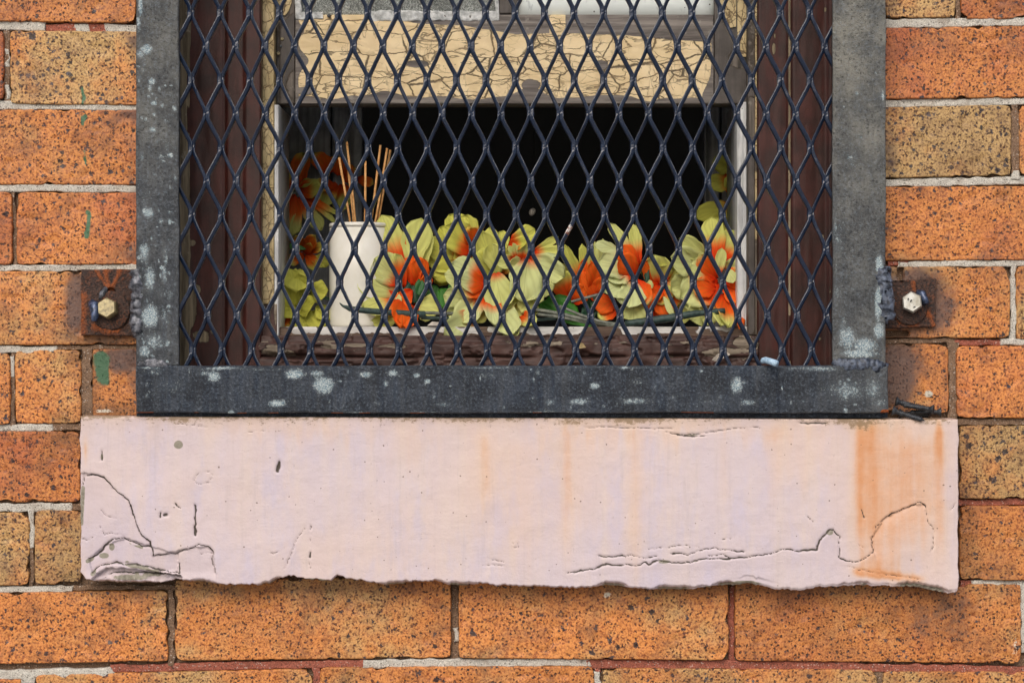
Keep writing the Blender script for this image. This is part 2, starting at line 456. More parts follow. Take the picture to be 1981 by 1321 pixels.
def mat_wood_paint(name, paint_a, paint_b, wood_a, wood_b, vertical, crackle, loose=0.0, crack_col=(0.05, 0.035, 0.02), rough=(0.4, 0.6)):
    """old paint over bare weathered timber; 'bare' marks where the paint has gone"""
    M = Mat(name)
    gs = (160, 160, 9) if vertical else (9, 160, 160)
    grain = M.noise(1.0, 5, 0.7, v=M.scale(M.pos, gs))
    fine = M.noise(500, 3, 0.7)
    wood = M.mix(M.step(0.3, 0.7, grain), wood_a, wood_b)
    wood = M.mix(M.math('MULTIPLY', M.step(0.62, 0.7, M.noise(90, 4, 0.7)), 0.6), wood, M.mix(0.5, wood_b, (0.4, 0.38, 0.34)))
    paint = M.mix(M.step(0.3, 0.7, M.noise(30, 4, 0.6)), paint_a, paint_b)
    paint = M.mix(M.math('MULTIPLY', M.step(0.42, 0.62, grain), 0.04 if crackle else 0.45), paint, M.mix(0.75, paint, (0.012, 0.008, 0.006)))
    hgt = M.math('MULTIPLY', fine, 0.25)
    bare = M.attr('bare')
    bn = M.math('ADD', bare, M.math('MULTIPLY', M.math('SUBTRACT', M.noise(140, 5, 0.7), 0.5), 0.35))
    if loose > 0:
        bn = M.math('ADD', bn, M.math('MULTIPLY', M.step(0.62, 0.8, M.noise(1.0, 5, 0.75, v=M.scale(M.pos, (45, 60, 150) if not vertical else (90, 60, 25)))), loose))
    pm = M.step(0.56, 0.50, bn)                       # 1 paint, 0 bare
    if crackle:
        wob = M.addv(M.pos, M.mulv(M.noise(55, 4, .65, color=True), 0.009))
        a1 = (20, 20, 40) if not vertical else (75, 28, 40)
        a2 = (46, 40, 120) if not vertical else (150, 60, 95)
        e1 = M.vor(1.0, 'DISTANCE_TO_EDGE', M.scale(wob, a1)).outputs['Distance']
        e2 = M.vor(1.0, 'DISTANCE_TO_EDGE', M.scale(wob, a2, (3.1, 1.7, 0.4))).outputs['Distance']
        k1 = M.math('MULTIPLY', M.step(0.022, 0.006, e1), M.step(0.22, 0.36, M.noise(22, 2)))
        k2 = M.math('MULTIPLY', M.step(0.040, 0.010, e2), M.step(0.36, 0.52, M.noise(20, 3)))
        if not vertical:
            nh = M.noise(1.0, 3, 0.55, v=M.scale(wob, (9, 9, 42)))
            nv = M.noise(1.0, 3, 0.6, v=M.scale(wob, (44, 9, 13), (5.2, 0, 1.3)))
            kh = M.math('MULTIPLY', M.step(0.055, 0.012, M.math('PINGPONG', M.math('MULTIPLY', nh, 7.0), 0.5)), M.step(0.36, 0.46, M.noise(14, 3)))
            kv = M.math('MULTIPLY', M.step(0.050, 0.012, M.math('PINGPONG', M.math('MULTIPLY', nv, 5.0), 0.5)), M.step(0.44, 0.54, M.noise(30, 3)))
            er = M.vor(1.0, 'DISTANCE_TO_EDGE', M.scale(wob, (21, 1, 44), (.3, 0, .7)), 0.7).outputs['Distance']
            k1 = M.math('MAXIMUM', M.math('MULTIPLY', kh, .8), M.math('MULTIPLY', M.step(0.030, 0.008, er), M.step(0.24, 0.38, M.noise(18, 3))))
            k1 = M.math('MAXIMUM', k1, M.math('MULTIPLY', kv, .5))
            k2 = M.math('MULTIPLY', k2, M.step(0.42, 0.52, M.noise(11, 3)))
        k = M.math('MAXIMUM', k1, M.math('MULTIPLY', k2, 0.8))
        paint = M.mix(M.math('MULTIPLY', k, crackle), paint, crack_col)
        paint = M.mix(M.math('MULTIPLY', M.step(0.12, 0.02, e1), 0.18), paint, (0.40, 0.25, 0.11))
        hgt = M.math('SUBTRACT', hgt, M.math('MULTIPLY', k, 0.8))
    v = M.vor(160); s = M.sep(v.outputs['Color'])
    pin = M.math('MULTIPLY', M.step(0.84, 0.88, s[0]), M.step(0.13, 0.08, v.outputs['Distance']))
    paint = M.mix(M.math('MULTIPLY', pin, 0.7), paint, crack_col)
    c = M.mix(pm, wood, paint)
    hgt = M.math('ADD', M.mixf(pm, M.math('MULTIPLY', grain, 0.9), hgt), M.math('MULTIPLY', pm, 1.1))
    edge = M.math('MULTIPLY', M.step(0.47, 0.52, bn), M.step(0.57, 0.52, bn))
    c = M.mix(M.math('MULTIPLY', edge, 0.55), c, crack_col)
    return M.done(c, M.mixf(pm, 0.8, M.mixf(fine, rough[0], rough[1])), M.bump(hgt, 0.7, 0.0012), spec=0.4)

def mat_petal():
    M = Mat('silk_petal')
    t = M.attr('along'); of = M.attr('heart', True); mint = M.attr('mint', True); dk = M.attr('corner_shade', True)
    nz = M.noise(120, 3, 0.6)
    tip = M.mix(mint, srgb(220, 218, 84), srgb(224, 234, 186))
    tip = M.mix(M.math('MULTIPLY', M.step(0.3, 0.8, M.noise(35, 3)), 0.5), tip, M.mix(mint, srgb(222, 220, 96), srgb(220, 222, 150)))
    e0 = M.math('SUBTRACT', of, 0.22); e1 = M.math('ADD', of, 0.14)
    f = M.step(e0, e1, M.math('ADD', t, M.math('MULTIPLY', M.math('SUBTRACT', nz, 0.5), 0.12)))
    heart = M.mix(M.step(0.0, 0.7, t), srgb(228, 52, 10), srgb(255, 112, 34))
    c = M.mix(f, heart, tip)
    # pressed veins and dust
    a = M.attr('across')
    vein = M.math('MAXIMUM', M.step(0.05, 0.0, M.math('ABSOLUTE', a)), M.math('MULTIPLY', M.step(0.16, 0.0, M.math('PINGPONG', M.math('ADD', M.math('ABSOLUTE', a), M.math('MULTIPLY', t, -0.9)), 0.22)), .5))
    c = M.mix(M.math('MULTIPLY', vein, 0.28), c, srgb(110, 112, 34))
    c = M.mix(M.math('MULTIPLY', M.step(0.6, 0.75, M.noise(400, 3, 0.7)), 0.25), c, srgb(120, 112, 70))
    c = M.mix(dk, c, M.mix(0.55, c, srgb(70, 72, 10)))  # mixes the shade of the window corners into the petal colour
    m = M.done(c, 0.7, M.bump(M.noise(1100, 2), 0.15, 0.0004), spec=0.2)
    tr = M.n('ShaderNodeBsdfTranslucent'); M.L(c, tr.inputs['Color'])
    ms = M.n('ShaderNodeMixShader'); ms.inputs[0].default_value = 0.25
    out = M.t.nodes['Material Output']
    M.t.links.new(M.p.outputs[0], ms.inputs[1]); M.t.links.new(tr.outputs[0], ms.inputs[2]); M.t.links.new(ms.outputs[0], out.inputs['Surface'])
    return m

def mat_leaf():
    M = Mat('silk_leaf')
    a = M.math('ABSOLUTE', M.attr('across')); g = M.attr('mint', True)
    c = M.mix(g, M.mix(M.noise(50, 3), srgb(24, 76, 16), srgb(66, 142, 34)), srgb(20, 58, 48))
    c = M.mix(M.math('MULTIPLY', M.step(0.06, 0.0, a), 0.4), c, srgb(110, 140, 70))
    return M.done(c, 0.55, None, spec=0.4)

def mat_fern_glass():
    M = Mat('patterned_glass')
    wob = M.addv(M.pos, M.mulv(M.noise(60, 3, color=True), 0.02))
    v = M.vor(70, v=wob)
    rays = M.noise(1.0, 4, 0.7, v=M.scale(v.outputs['Position'], (1, 1, 1)))
    n = M.noise(230, 5, 0.75, dist=2.5); l = M.noise(35, 4, 0.6)
    c = M.mix(M.step(0.35, 0.65, n), srgb(92, 98, 94), srgb(222, 228, 224))
    c = M.mix(M.math('MULTIPLY', M.step(0.4, 0.65, l), 0.6), c, srgb(112, 116, 112))
    M.p.inputs['Transmission Weight'].default_value = 0.25
    return M.done(c, M.mixf(n, 0.12, 0.4), M.bump(M.math('ADD', n, v.outputs['Distance']), 0.9, 0.002), spec=0.6)

def mat_white_glass():
    M = Mat('whitewashed_glass')
    n = M.noise(45, 5, 0.7, dist=1.0); s = M.noise(1.0, 4, 0.6, v=M.scale(M.pos, (90, 20, 40)))
    c = M.mix(M.step(0.62, 0.8, n), srgb(226, 234, 232), srgb(140, 150, 154))
    c = M.mix(M.math('MULTIPLY', M.step(0.6, 0.7, s), 0.5), c, srgb(140, 150, 156))
    v = M.vor(140); sp = M.sep(v.outputs['Color'])
    c = M.mix(M.math('MULTIPLY', M.step(0.8, 0.84, sp[0]), M.step(0.16, 0.1, v.outputs['Distance'])), c, srgb(50, 48, 44))
    M.p.inputs['Coat Weight'].default_value = 1.0
    M.p.inputs['Coat Roughness'].default_value = 0.03
    return M.done(c, 0.5, None, spec=0.5)

BRICK = mat_brick()
MORTAR_G = mat_mortar('pale_grey_mortar', srgb(150, 146, 138), srgb(208, 204, 194), srgb(130, 112, 96))
MORTAR_R = mat_mortar('old_red_mortar', srgb(110, 62, 50), srgb(172, 104, 86), srgb(84, 58, 48))
MORTAR_B = mat_mortar('dirty_brown_mortar', srgb(84, 66, 54), srgb(146, 120, 98), srgb(70, 56, 46))
SILL = mat_sill()
IRON = mat_iron()
MESHM = mat_mesh()
RUST = mat_rust()
WELD = mat_simple('blue_weld_metal', srgb(34, 38, 46), srgb(116, 118, 126), 170, (0.25, 0.45), 0.7, 0.3, 0.002)
WELD_C = mat_simple('blue_grey_weld_smear', srgb(20, 25, 36), srgb(92, 102, 120), 210, (0.35, 0.55), 0.8, 0.1, 0.002)
WELD_B = mat_simple('dark_blue_weld_metal', srgb(24, 29, 42), srgb(78, 92, 122), 220, (0.22, 0.4), 0.5, 0.3)
BOLT_T = mat_simple('tarnished_zinc', srgb(112, 104, 82), srgb(176, 162, 122), 260, (0.35, 0.6), 0.4, 0.3)
BOLT_W = mat_simple('bright_zinc', srgb(150, 146, 132), srgb(206, 207, 202), 90, (0.3, 0.5), 0.15, 0.1)
BLACK_STEEL = mat_simple('black_phosphate_steel', srgb(26, 28, 32), srgb(64, 68, 74), 300, (0.35, 0.55), 0.3, 0.3)
PIN = mat_simple('pale_blue_pin', srgb(128, 158, 186), srgb(176, 202, 222), 260, (0.35, 0.55), 0.2)
BROWN = mat_wood_paint('maroon_painted_timber', srgb(48, 24, 21), srgb(78, 38, 33), srgb(84, 74, 58), srgb(160, 146, 120), True, 0.0, 0.12, (0.012, 0.008, 0.007), (0.38, 0.55))
BROWN_H = mat_wood_paint('flaking_maroon_timber', srgb(56, 38, 35), srgb(92, 66, 60), srgb(84, 72, 60), srgb(160, 148, 132), False, 0.0, 0.8, (0.012, 0.008, 0.007), (0.45, 0.65))
CREAM = mat_wood_paint('crackled_cream_paint', srgb(226, 202, 156), srgb(242, 220, 178), srgb(86, 80, 77), srgb(140, 133, 127), False, 0.9)
CREAM_V = mat_wood_paint('crackled_cream_bead', srgb(176, 158, 116), srgb(206, 186, 142), srgb(64, 58, 50), srgb(116, 106, 94), True, 0.9)
WHITE_P = mat_wood_paint('flaking_white_paint', srgb(196, 198, 200), srgb(222, 224, 224), srgb(74, 60, 50), srgb(120, 104, 90), True, 0.0, 0.25, (0.05, 0.04, 0.035))
WHITE_H = mat_wood_paint('flaking_white_edge', srgb(206, 204, 200), srgb(228, 226, 222), srgb(74, 56, 48), srgb(116, 98, 84), False, 0.0, 0.5, (0.05, 0.04, 0.035))
GREYWOOD = mat_wood_paint('bare_grey_timber', srgb(70, 64, 60), srgb(96, 90, 86), srgb(56, 52, 48), srgb(118, 110, 102), True, 0.0)
PUTTY = mat_simple('old_white_putty', srgb(150, 154, 154), srgb(222, 224, 224), 140, (0.5, 0.8), 0.6, 0, 0.002)
BOARD = mat_wood_paint('dim_grey_board', srgb(120, 122, 122), srgb(160, 162, 162), srgb(90, 90, 88), srgb(130, 130, 126), True, 0.0)
CERAMIC = mat_simple('cream_white_glaze', srgb(230, 227, 214), srgb(238, 236, 228), 40, (0.16, 0.24), 0.05, 0, 0.001)
REED = mat_simple('straw_reed', srgb(196, 138, 78), srgb(234, 184, 122), 160, (0.5, 0.7), 0.3)
PETAL = mat_petal()
LEAF = mat_leaf()
STEM = mat_simple('wrapped_grey_green_stem', srgb(28, 48, 46), srgb(62, 84, 80), 180, (0.45, 0.65), 0.5)
STEM_G = mat_simple('grey_plastic_stem', srgb(78, 84, 76), srgb(128, 132, 120), 120, (0.45, 0.6), 0.3)
HUSK = mat_simple('dry_husk', srgb(120, 100, 66), srgb(176, 156, 112), 200, (0.6, 0.8), 0.3)
ROOM = mat_simple('unlit_room_black', (0.012, 0.012, 0.012), (0.02, 0.02, 0.02), 5, (0.8, 0.9), 0.1)  # near black: the unlit room's darkness is put into the colour
PAVE = mat_simple('grey_pavement', (0.22, 0.21, 0.20), (0.32, 0.31, 0.29), 12, (0.8, 0.95), 0.3)
FLAKE = mat_simple('paint_flake', srgb(190, 180, 168), srgb(220, 212, 200), 200, (0.6, 0.8), 0.2)

# ------------------------------------------------------------------ pavement (unseen, added to bounce light up) and dark room
bm = bmesh.new()
vs = [bm.verts.new(p) for p in ((-400, -800, 0), (400, -800, 0), (400, 0.3, 0), (-400, 0.3, 0))]
bm.faces.new(vs)
pv = bm_obj('bounce_pavement', bm, PAVE); pv['kind'] = 'structure'
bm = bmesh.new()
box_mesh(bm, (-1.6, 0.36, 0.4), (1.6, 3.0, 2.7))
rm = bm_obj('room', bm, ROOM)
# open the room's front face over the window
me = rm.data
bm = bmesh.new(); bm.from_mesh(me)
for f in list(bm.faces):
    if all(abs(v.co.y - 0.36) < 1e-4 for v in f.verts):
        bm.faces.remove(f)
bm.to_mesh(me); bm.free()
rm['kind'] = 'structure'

# ------------------------------------------------------------------ brick wall
wall = thing('brick_wall', 'orange and tan speckled brick wall with grey mortar round the barred window', 'wall', W(990, 1500, 0.0))
OPX0, OPX1, OPY0, OPY1 = 318, 1655, -560, 812
STAINS = [(262, 80, 30, 28, .9), (262, 222, 36, 26, .9), (255, 300, 14, 60, .5), (250, 490, 45, 28, .9), (146, 580, 26, 80, 1.2), (215, 590, 75, 90, 1.3), (262, 400, 12, 90, .5),
          (238, 694, 44, 32, 1.4), (262, 740, 24, 60, .7), (1728, 120, 22, 40, .5), (1722, 300, 24, 60, .7), (1722, 430, 16, 60, .5), (1770, 565, 85, 70, 1.3), (1815, 600, 50, 60, 1.0),
          (1738, 720, 46, 90, 1.5), (1850, 1180, 70, 60, .6), (1800, 1210, 120, 70, .55), (1720, 30, 14, 30, .5), (1730, 660, 40, 14, .9)]
GRIME = [(150, 690, 26, 16, .8), (200, 660, 60, 10, 1), (215, 795, 60, 16, .9), (140, 845, 60, 14, .7), (1740, 660, 50, 12, .9), (1870, 1050, 22, 60, .6), (1880, 1110, 40, 20, .5), (130, 1120, 40, 18, .4),
         (170, 740, 16, 80, .8), (1440, 1140, 500, 9, .5), (500, 1140, 400, 8, .5), (1740, 505, 30, 8, .8)]  # the two wide bands brown the brick just below the sill
def green_a(px, py):
    g = np.zeros(px.shape)
    px = px + (fbm(px, py, 16, 911, 3) - .5) * 16; py = py + (fbm(px, py, 16, 915, 3) - .5) * 16
    for pts, r in (([(161, 172), (163, 190), (158, 200)], 3.2), ([(163, 225), (163, 240)], 3.0), ([(163, 290), (163, 320)], 1.8), ([(173, 408), (170, 430), (168, 440), (168, 460)], 4.5), ([(195, 695), (193, 710), (198, 730)], 13), ([(190, 688), (194, 686), (205, 700), (203, 735)], 7)):
        g = np.maximum(g, np.clip(1.1 - polydist(px, py, pts) / (2 * r), 0, 1))
    return g
WHITES = [(1797, 762, 9, 8), (200, 795, 30, 6, .7), (1965, 1250, 14, 40, .5), (1175, 1150, 14, 10, .62), (375, 1145, 8, 8, .5), (880, 1160, 10, 14, .55)]
BRICK_HOLES = [(1742, 527, 6, 12), (1738, 646, 22, 6)]
def brick(x0, x1, y0, y1, tone, light=.5, spots=.3, sh=(0, 0), res=3.6, seed=None):
    seed = seed if seed is not None else int(abs(x0 * 7 + y0 * 13)) % 9973
    if res < 6: x0, x1, y0, y1 = x0 - 2.2, x1 + 2.2, y0 - 1.6, y1 + 1.6
    def warp(px, py, e):
        k = np.exp(-e / 5.0)
        chip = sstep(0.60, 0.84, fbm(px, py, 34, seed + 5, 3)) * 8
        n = fbm(px, py, 16, seed, 3)
        cx, cy = (x0 + x1) / 2, (y0 + y1) / 2
        corner = np.exp(-(np.minimum(px - x0, x1 - px) + np.minimum(py - y0, y1 - py)) / 8.0) * (1.5 + 4 * vn(px, py, 60, seed + 9))
        amt = k * (1.2 + 2.6 * n + chip) + corner
        dx = np.where(np.minimum(px - x0, x1 - px) < 14, np.sign(cx - px), 0) * amt
        dy = np.where(np.minimum(py - y0, y1 - py) < 14, np.sign(cy - py), 0) * amt
        return px + dx, py + dy
    def hh(px, py):
        return (fbm(px, py, 110, seed + 3, 2) - .5) * 0.0035 + (fbm(px, py, 14, seed + 4, 2) - .5) * 0.0009 - sstep(.70, .8, fbm(px, py, 22, seed + 8, 2)) * 0.0010 - sum(.055 * ((np.abs(px - hx) < rx) & (np.abs(py - hy) < ry)) for hx, hy, rx, ry in BRICK_HOLES)
    at = {}
    if res < 6:
        at = {'stain': lambda a, b: blobs(a, b, STAINS), 'grime': lambda a, b: blobs(a, b, GRIME), 'green': green_a, 'white': lambda a, b: blobs(a, b, WHITES)}
    rr = random.Random(seed)
    light = light + rr.uniform(-.06, .04)
    o = panel('brick', x0, x1, y0, y1, rr.uniform(-0.0012, 0.0012), 0.06, res, BRICK, wall, hh, at, 4.0, warp if res < 6 else None, sh)
    o['tone'] = tone; o['light'] = light; o['spots'] = spots
    return o

ROWS = {  # course: (top, bottom, left-hand bricks, right-hand bricks); brick = x0, x1, tone, light, spots, y0, y1, shear
    'A': [(-290, 264, .62, .50, .45, -100, 42, (-3, 4)), (1712, 1849, .05, .52, .5, -104, 36, (0, 0)), (1858, 2400, .85, .42, .4, -104, 38, (0, 0))],
    'B': [(-535, 8, .9, .42, .4, 57, 194, (0, 0)), (18, 318, .12, .52, .9, 58, 202, (0, 3)), (1655, 2262, .75, .46, .5, 52, 192, (2, -6))],
    'C': [(-280, 318, .55, .5, .5, 210, 357, (0, 2)), (1655, 1957, .0, .44, .7, 206, 345, (2, -4)), (1972, 2520, .5, .5, .5, 200, 341, (0, -3))],
    'D': [(-520, 24, .72, .46, .4, 370, 513, (0, 0)), (31, 318, .66, .5, .35, 371, 513, (0, 1)), (1655, 2262, .55, .52, .3, 359, 504, (2, -2))],
    'E': [(-280, 318, .36, .56, .3, 524, 668, (0, 0)), (1655, 1955, .25, .5, .5, 515, 655, (0, 0)), (1966, 2515, .15, .5, .5, 514, 658, (0, 0))],
    'F': [(-528, 20, .4, .5, .5, 681, 822, (0, 0)), (28, 158, .3, .56, .25, 676, 820, (0, 0)), (178, 318, .5, .42, .3, 674, 806, (0, 0)), (1655, 1836, .45, .42, .3, 664, 800, (0, 0)), (1850, 2395, .55, .54, .15, 668, 810, (0, 0))],
    'G': [(-255, 156, .66, .40, .45, 834, 973, (0, -1)), (1855, 2110, .0, .45, .8, 822, 966, (0, 0)), (2124, 2660, .5, .5, .4, 822, 966, (0, 0))],
    'H': [(-490, 57, .1, .48, .5, 990, 1133, (2, 0)), (66, 158, .1, .42, .5, 986, 1131, (0, 0)), (1856, 2400, .5, .44, .5, 977, 1123, (0, 2))],
    'I': [(-222, 326, .42, .55, .5, 1146, 1286, (3, -6)), (338, 873, .30, .56, .15, 1116, 1275, (4, -2)), (887, 1410, .36, .54, .5, 1116, 1274, (0, 4)), (1421, 1976, .5, .48, .45, 1124, 1279, (0, 5)), (1990, 2540, .3, .5, .5, 1146, 1286, (0, 0))],
    'J': [(-500, 42, .55, .5, .4, 1312, 1440, (0, 0)), (68, 606, .2, .5, .4, 1304, 1440, (0, -12)), (618, 1150, .5, .5, .4, 1289, 1440, (0, -2)), (1161, 1697, .18, .52, .5, 1291, 1440, (0, 3)), (1708, 2260, .22, .52, .4, 1297, 1445, (0, 3))],
}
rb = random.Random(4)
for key, lst in ROWS.items():
    for b in lst:
        brick(b[0], b[1], b[5], b[6], b[2], b[3], b[4], b[7])
    xs = min(b[0] for b in lst); xe = max(b[1] for b in lst)
    y0, y1 = lst[0][5], lst[0][6]
    while xs > -900:
        brick(xs - 548, xs - 14, y0, y1, rb.random(), .5, .4, res=40); xs -= 548
    y0, y1 = lst[-1][5], lst[-1][6]
    while xe < 2800:
        brick(xe + 14, xe + 548, y0, y1, rb.random(), .5, .4, res=40); xe += 548
for k in range(1, 7):                                    # courses above and below the picture
    yt = -100 - 155 * k
    off = 270 * (k % 2)
    x = -1100 - off
    while x < 2900:
        a, b = x, x + 534
        segs = [(a, b)] if yt + 141 < OPY0 else [(a, min(b, OPX0)), (max(a, OPX1), b)]
        for s0_, s1_ in segs:
            if s1_ - s0_ > 30: brick(s0_, s1_, yt, yt + 141, rb.random(), .5, .4, res=40)
        x += 548
for k in range(3):
    x = -1100 - 270 * (k % 2)
    while x < 2900:
        brick(x, x + 534, 1458 + 155 * k, 1599 + 155 * k, rb.random(), .5, .4, res=40); x += 548

# solid backing of the wall: dark old mortar, an opening for the window
bm = bmesh.new()
zt, zb = W(0, -1050, 0).z, 0.0
def rect(x0, x1, za, zbm): box_mesh(bm, (x0, 0.010, za), (x1, 0.30, zbm))
xa, xb = W(OPX0, 0, 0).x, W(OPX1, 0, 0).x
z0, z1 = W(0, OPY1, 0).z, W(0, OPY0, 0).z
rect(-1.2, xa, 0.0, zt); rect(xb, 1.2, 0.0, zt); rect(xa, xb, 0.0, z0); rect(xa, xb, z1, zt)
bm_obj('old_mortar', bm, MORTAR_B, wall)

def joint(x0, x1, y0, y1, kind='g', sh=(0, 0), rec=None):
    seed = int(abs(x0 * 3 + y0 * 11)) % 997
    mat = {'g': MORTAR_G, 'r': MORTAR_R, 'b': MORTAR_B}[kind]
    rec = {'g': 0.0026, 'r': 0.0036, 'b': 0.0038}[kind] if rec is None else rec
    def warp(px, py, e):
        k = np.exp(-e / 4)
        ex = np.minimum(px - x0, x1 - px); ey = np.minimum(py - y0, y1 - py)
        a = (fbm(px, py, 20, seed, 3) - .5) * 7 * k
        return px + np.where(ex <= ey, a * 2, 0), py + np.where(ey <= ex, a, 0)
    hh = lambda px, py: (fbm(px, py, 26, seed + 2, 3) - .5) * 0.0032 + (fbm(px, py, 7, seed + 3, 2) - .5) * 0.0012
    panel('mortar_joint', x0, x1, y0, y1, rec, 0.012, 3.5, mat, wall, hh, None, 2.5, warp, sh)

for j in [(-60, 88, 41, 60, 'g', (-2, 1)), (84, 150, 46, 63, 'r'), (143, 172, 46, 62, 'g'), (168, 208, 46, 63, 'r'), (202, 275, 46, 63, 'g', (0, 2)),
          (-60, 275, 195, 213, 'g', (-1, 2)), (-60, 275, 356, 371, 'g', (0, 2)), (-60, 150, 512, 525, 'g'), (146, 275, 511, 524, 'g'),
          (-60, 110, 669, 684, 'g', (1, -1)), (100, 275, 667, 677, 'b'), (-60, 100, 820, 834, 'g', (2, 0)), (96, 165, 819, 833, 'b'),
          (-60, 138, 973, 990, 'g', (1, -1)), (130, 165, 973, 988, 'b'), (-60, 142, 1133, 1146, 'g', (1, -1)), (140, 345, 1131, 1142, 'b'),
          (7, 19, 56, 198, 'b'), (9, 17, 95, 130, 'g'), (10, 18, 165, 192, 'g'), (23, 31, 366, 516, 'b'), (19, 29, 678, 826, 'b'), (20, 28, 690, 730, 'g'), (157, 179, 672, 812, 'b', (0, 0), 0.003), (56, 67, 984, 1060, 'g'), (57, 66, 1050, 1138, 'b'),
          (325, 339, 1140, 1290, 'b', (0, 0), .004), (872, 888, 1136, 1282, 'b', (0, 0), .009), (876, 888, 1215, 1240, 'g', (0, 0), .006), (1409, 1422, 1132, 1285, 'r', (0, 0), .007), (1974, 1992, 1138, 1262, 'g'),
          (-60, 222, 1293, 1312, 'g', (4, -2)), (215, 708, 1280, 1296, 'r', (5, -5)), (700, 1142, 1273, 1290, 'g', (2, -1)), (1135, 1660, 1276, 1294, 'r', (-1, 3)), (1650, 2040, 1283, 1300, 'r', (-1, 6), .003),
          (40, 70, 1300, 1330, 'g'), (605, 620, 1284, 1330, 'r'), (1149, 1163, 1284, 1300, 'r'), (1150, 1162, 1299, 1330, 'g'), (1695, 1710, 1290, 1330, 'b'),
          (1700, 2040, 36, 54, 'g', (2, -4)), (1847, 1859, -30, 40, 'b'), (1700, 2040, 191, 207, 'g', (3, -4)), (1956, 1973, 196, 345, 'b', (0, 0), .003), (1958, 1972, 330, 348, 'g'), (1958, 1970, 290, 320, 'g', (0, 0), .0035),
          (1700, 2040, 344, 360, 'g', (2, -3)), (1735, 2040, 503, 516, 'g', (2, -1)), (1715, 1760, 504, 515, 'r'), (1954, 1967, 510, 662, 'g'), (1700, 1855, 654, 665, 'b', (0, 0), .003), (1845, 1945, 656, 668, 'r'), (1935, 2040, 655, 668, 'g'),
          (1835, 1852, 660, 812, 'b', (0, 0), .003), (1850, 2040, 809, 823, 'b', (0, 0), .003), (1880, 1960, 812, 821, 'g', (0, 0), .0035), (1854, 2040, 965, 978, 'r'), (1855, 1885, 1122, 1140, 'r'), (1878, 2040, 1122, 1142, 'g')]:
    joint(*j)

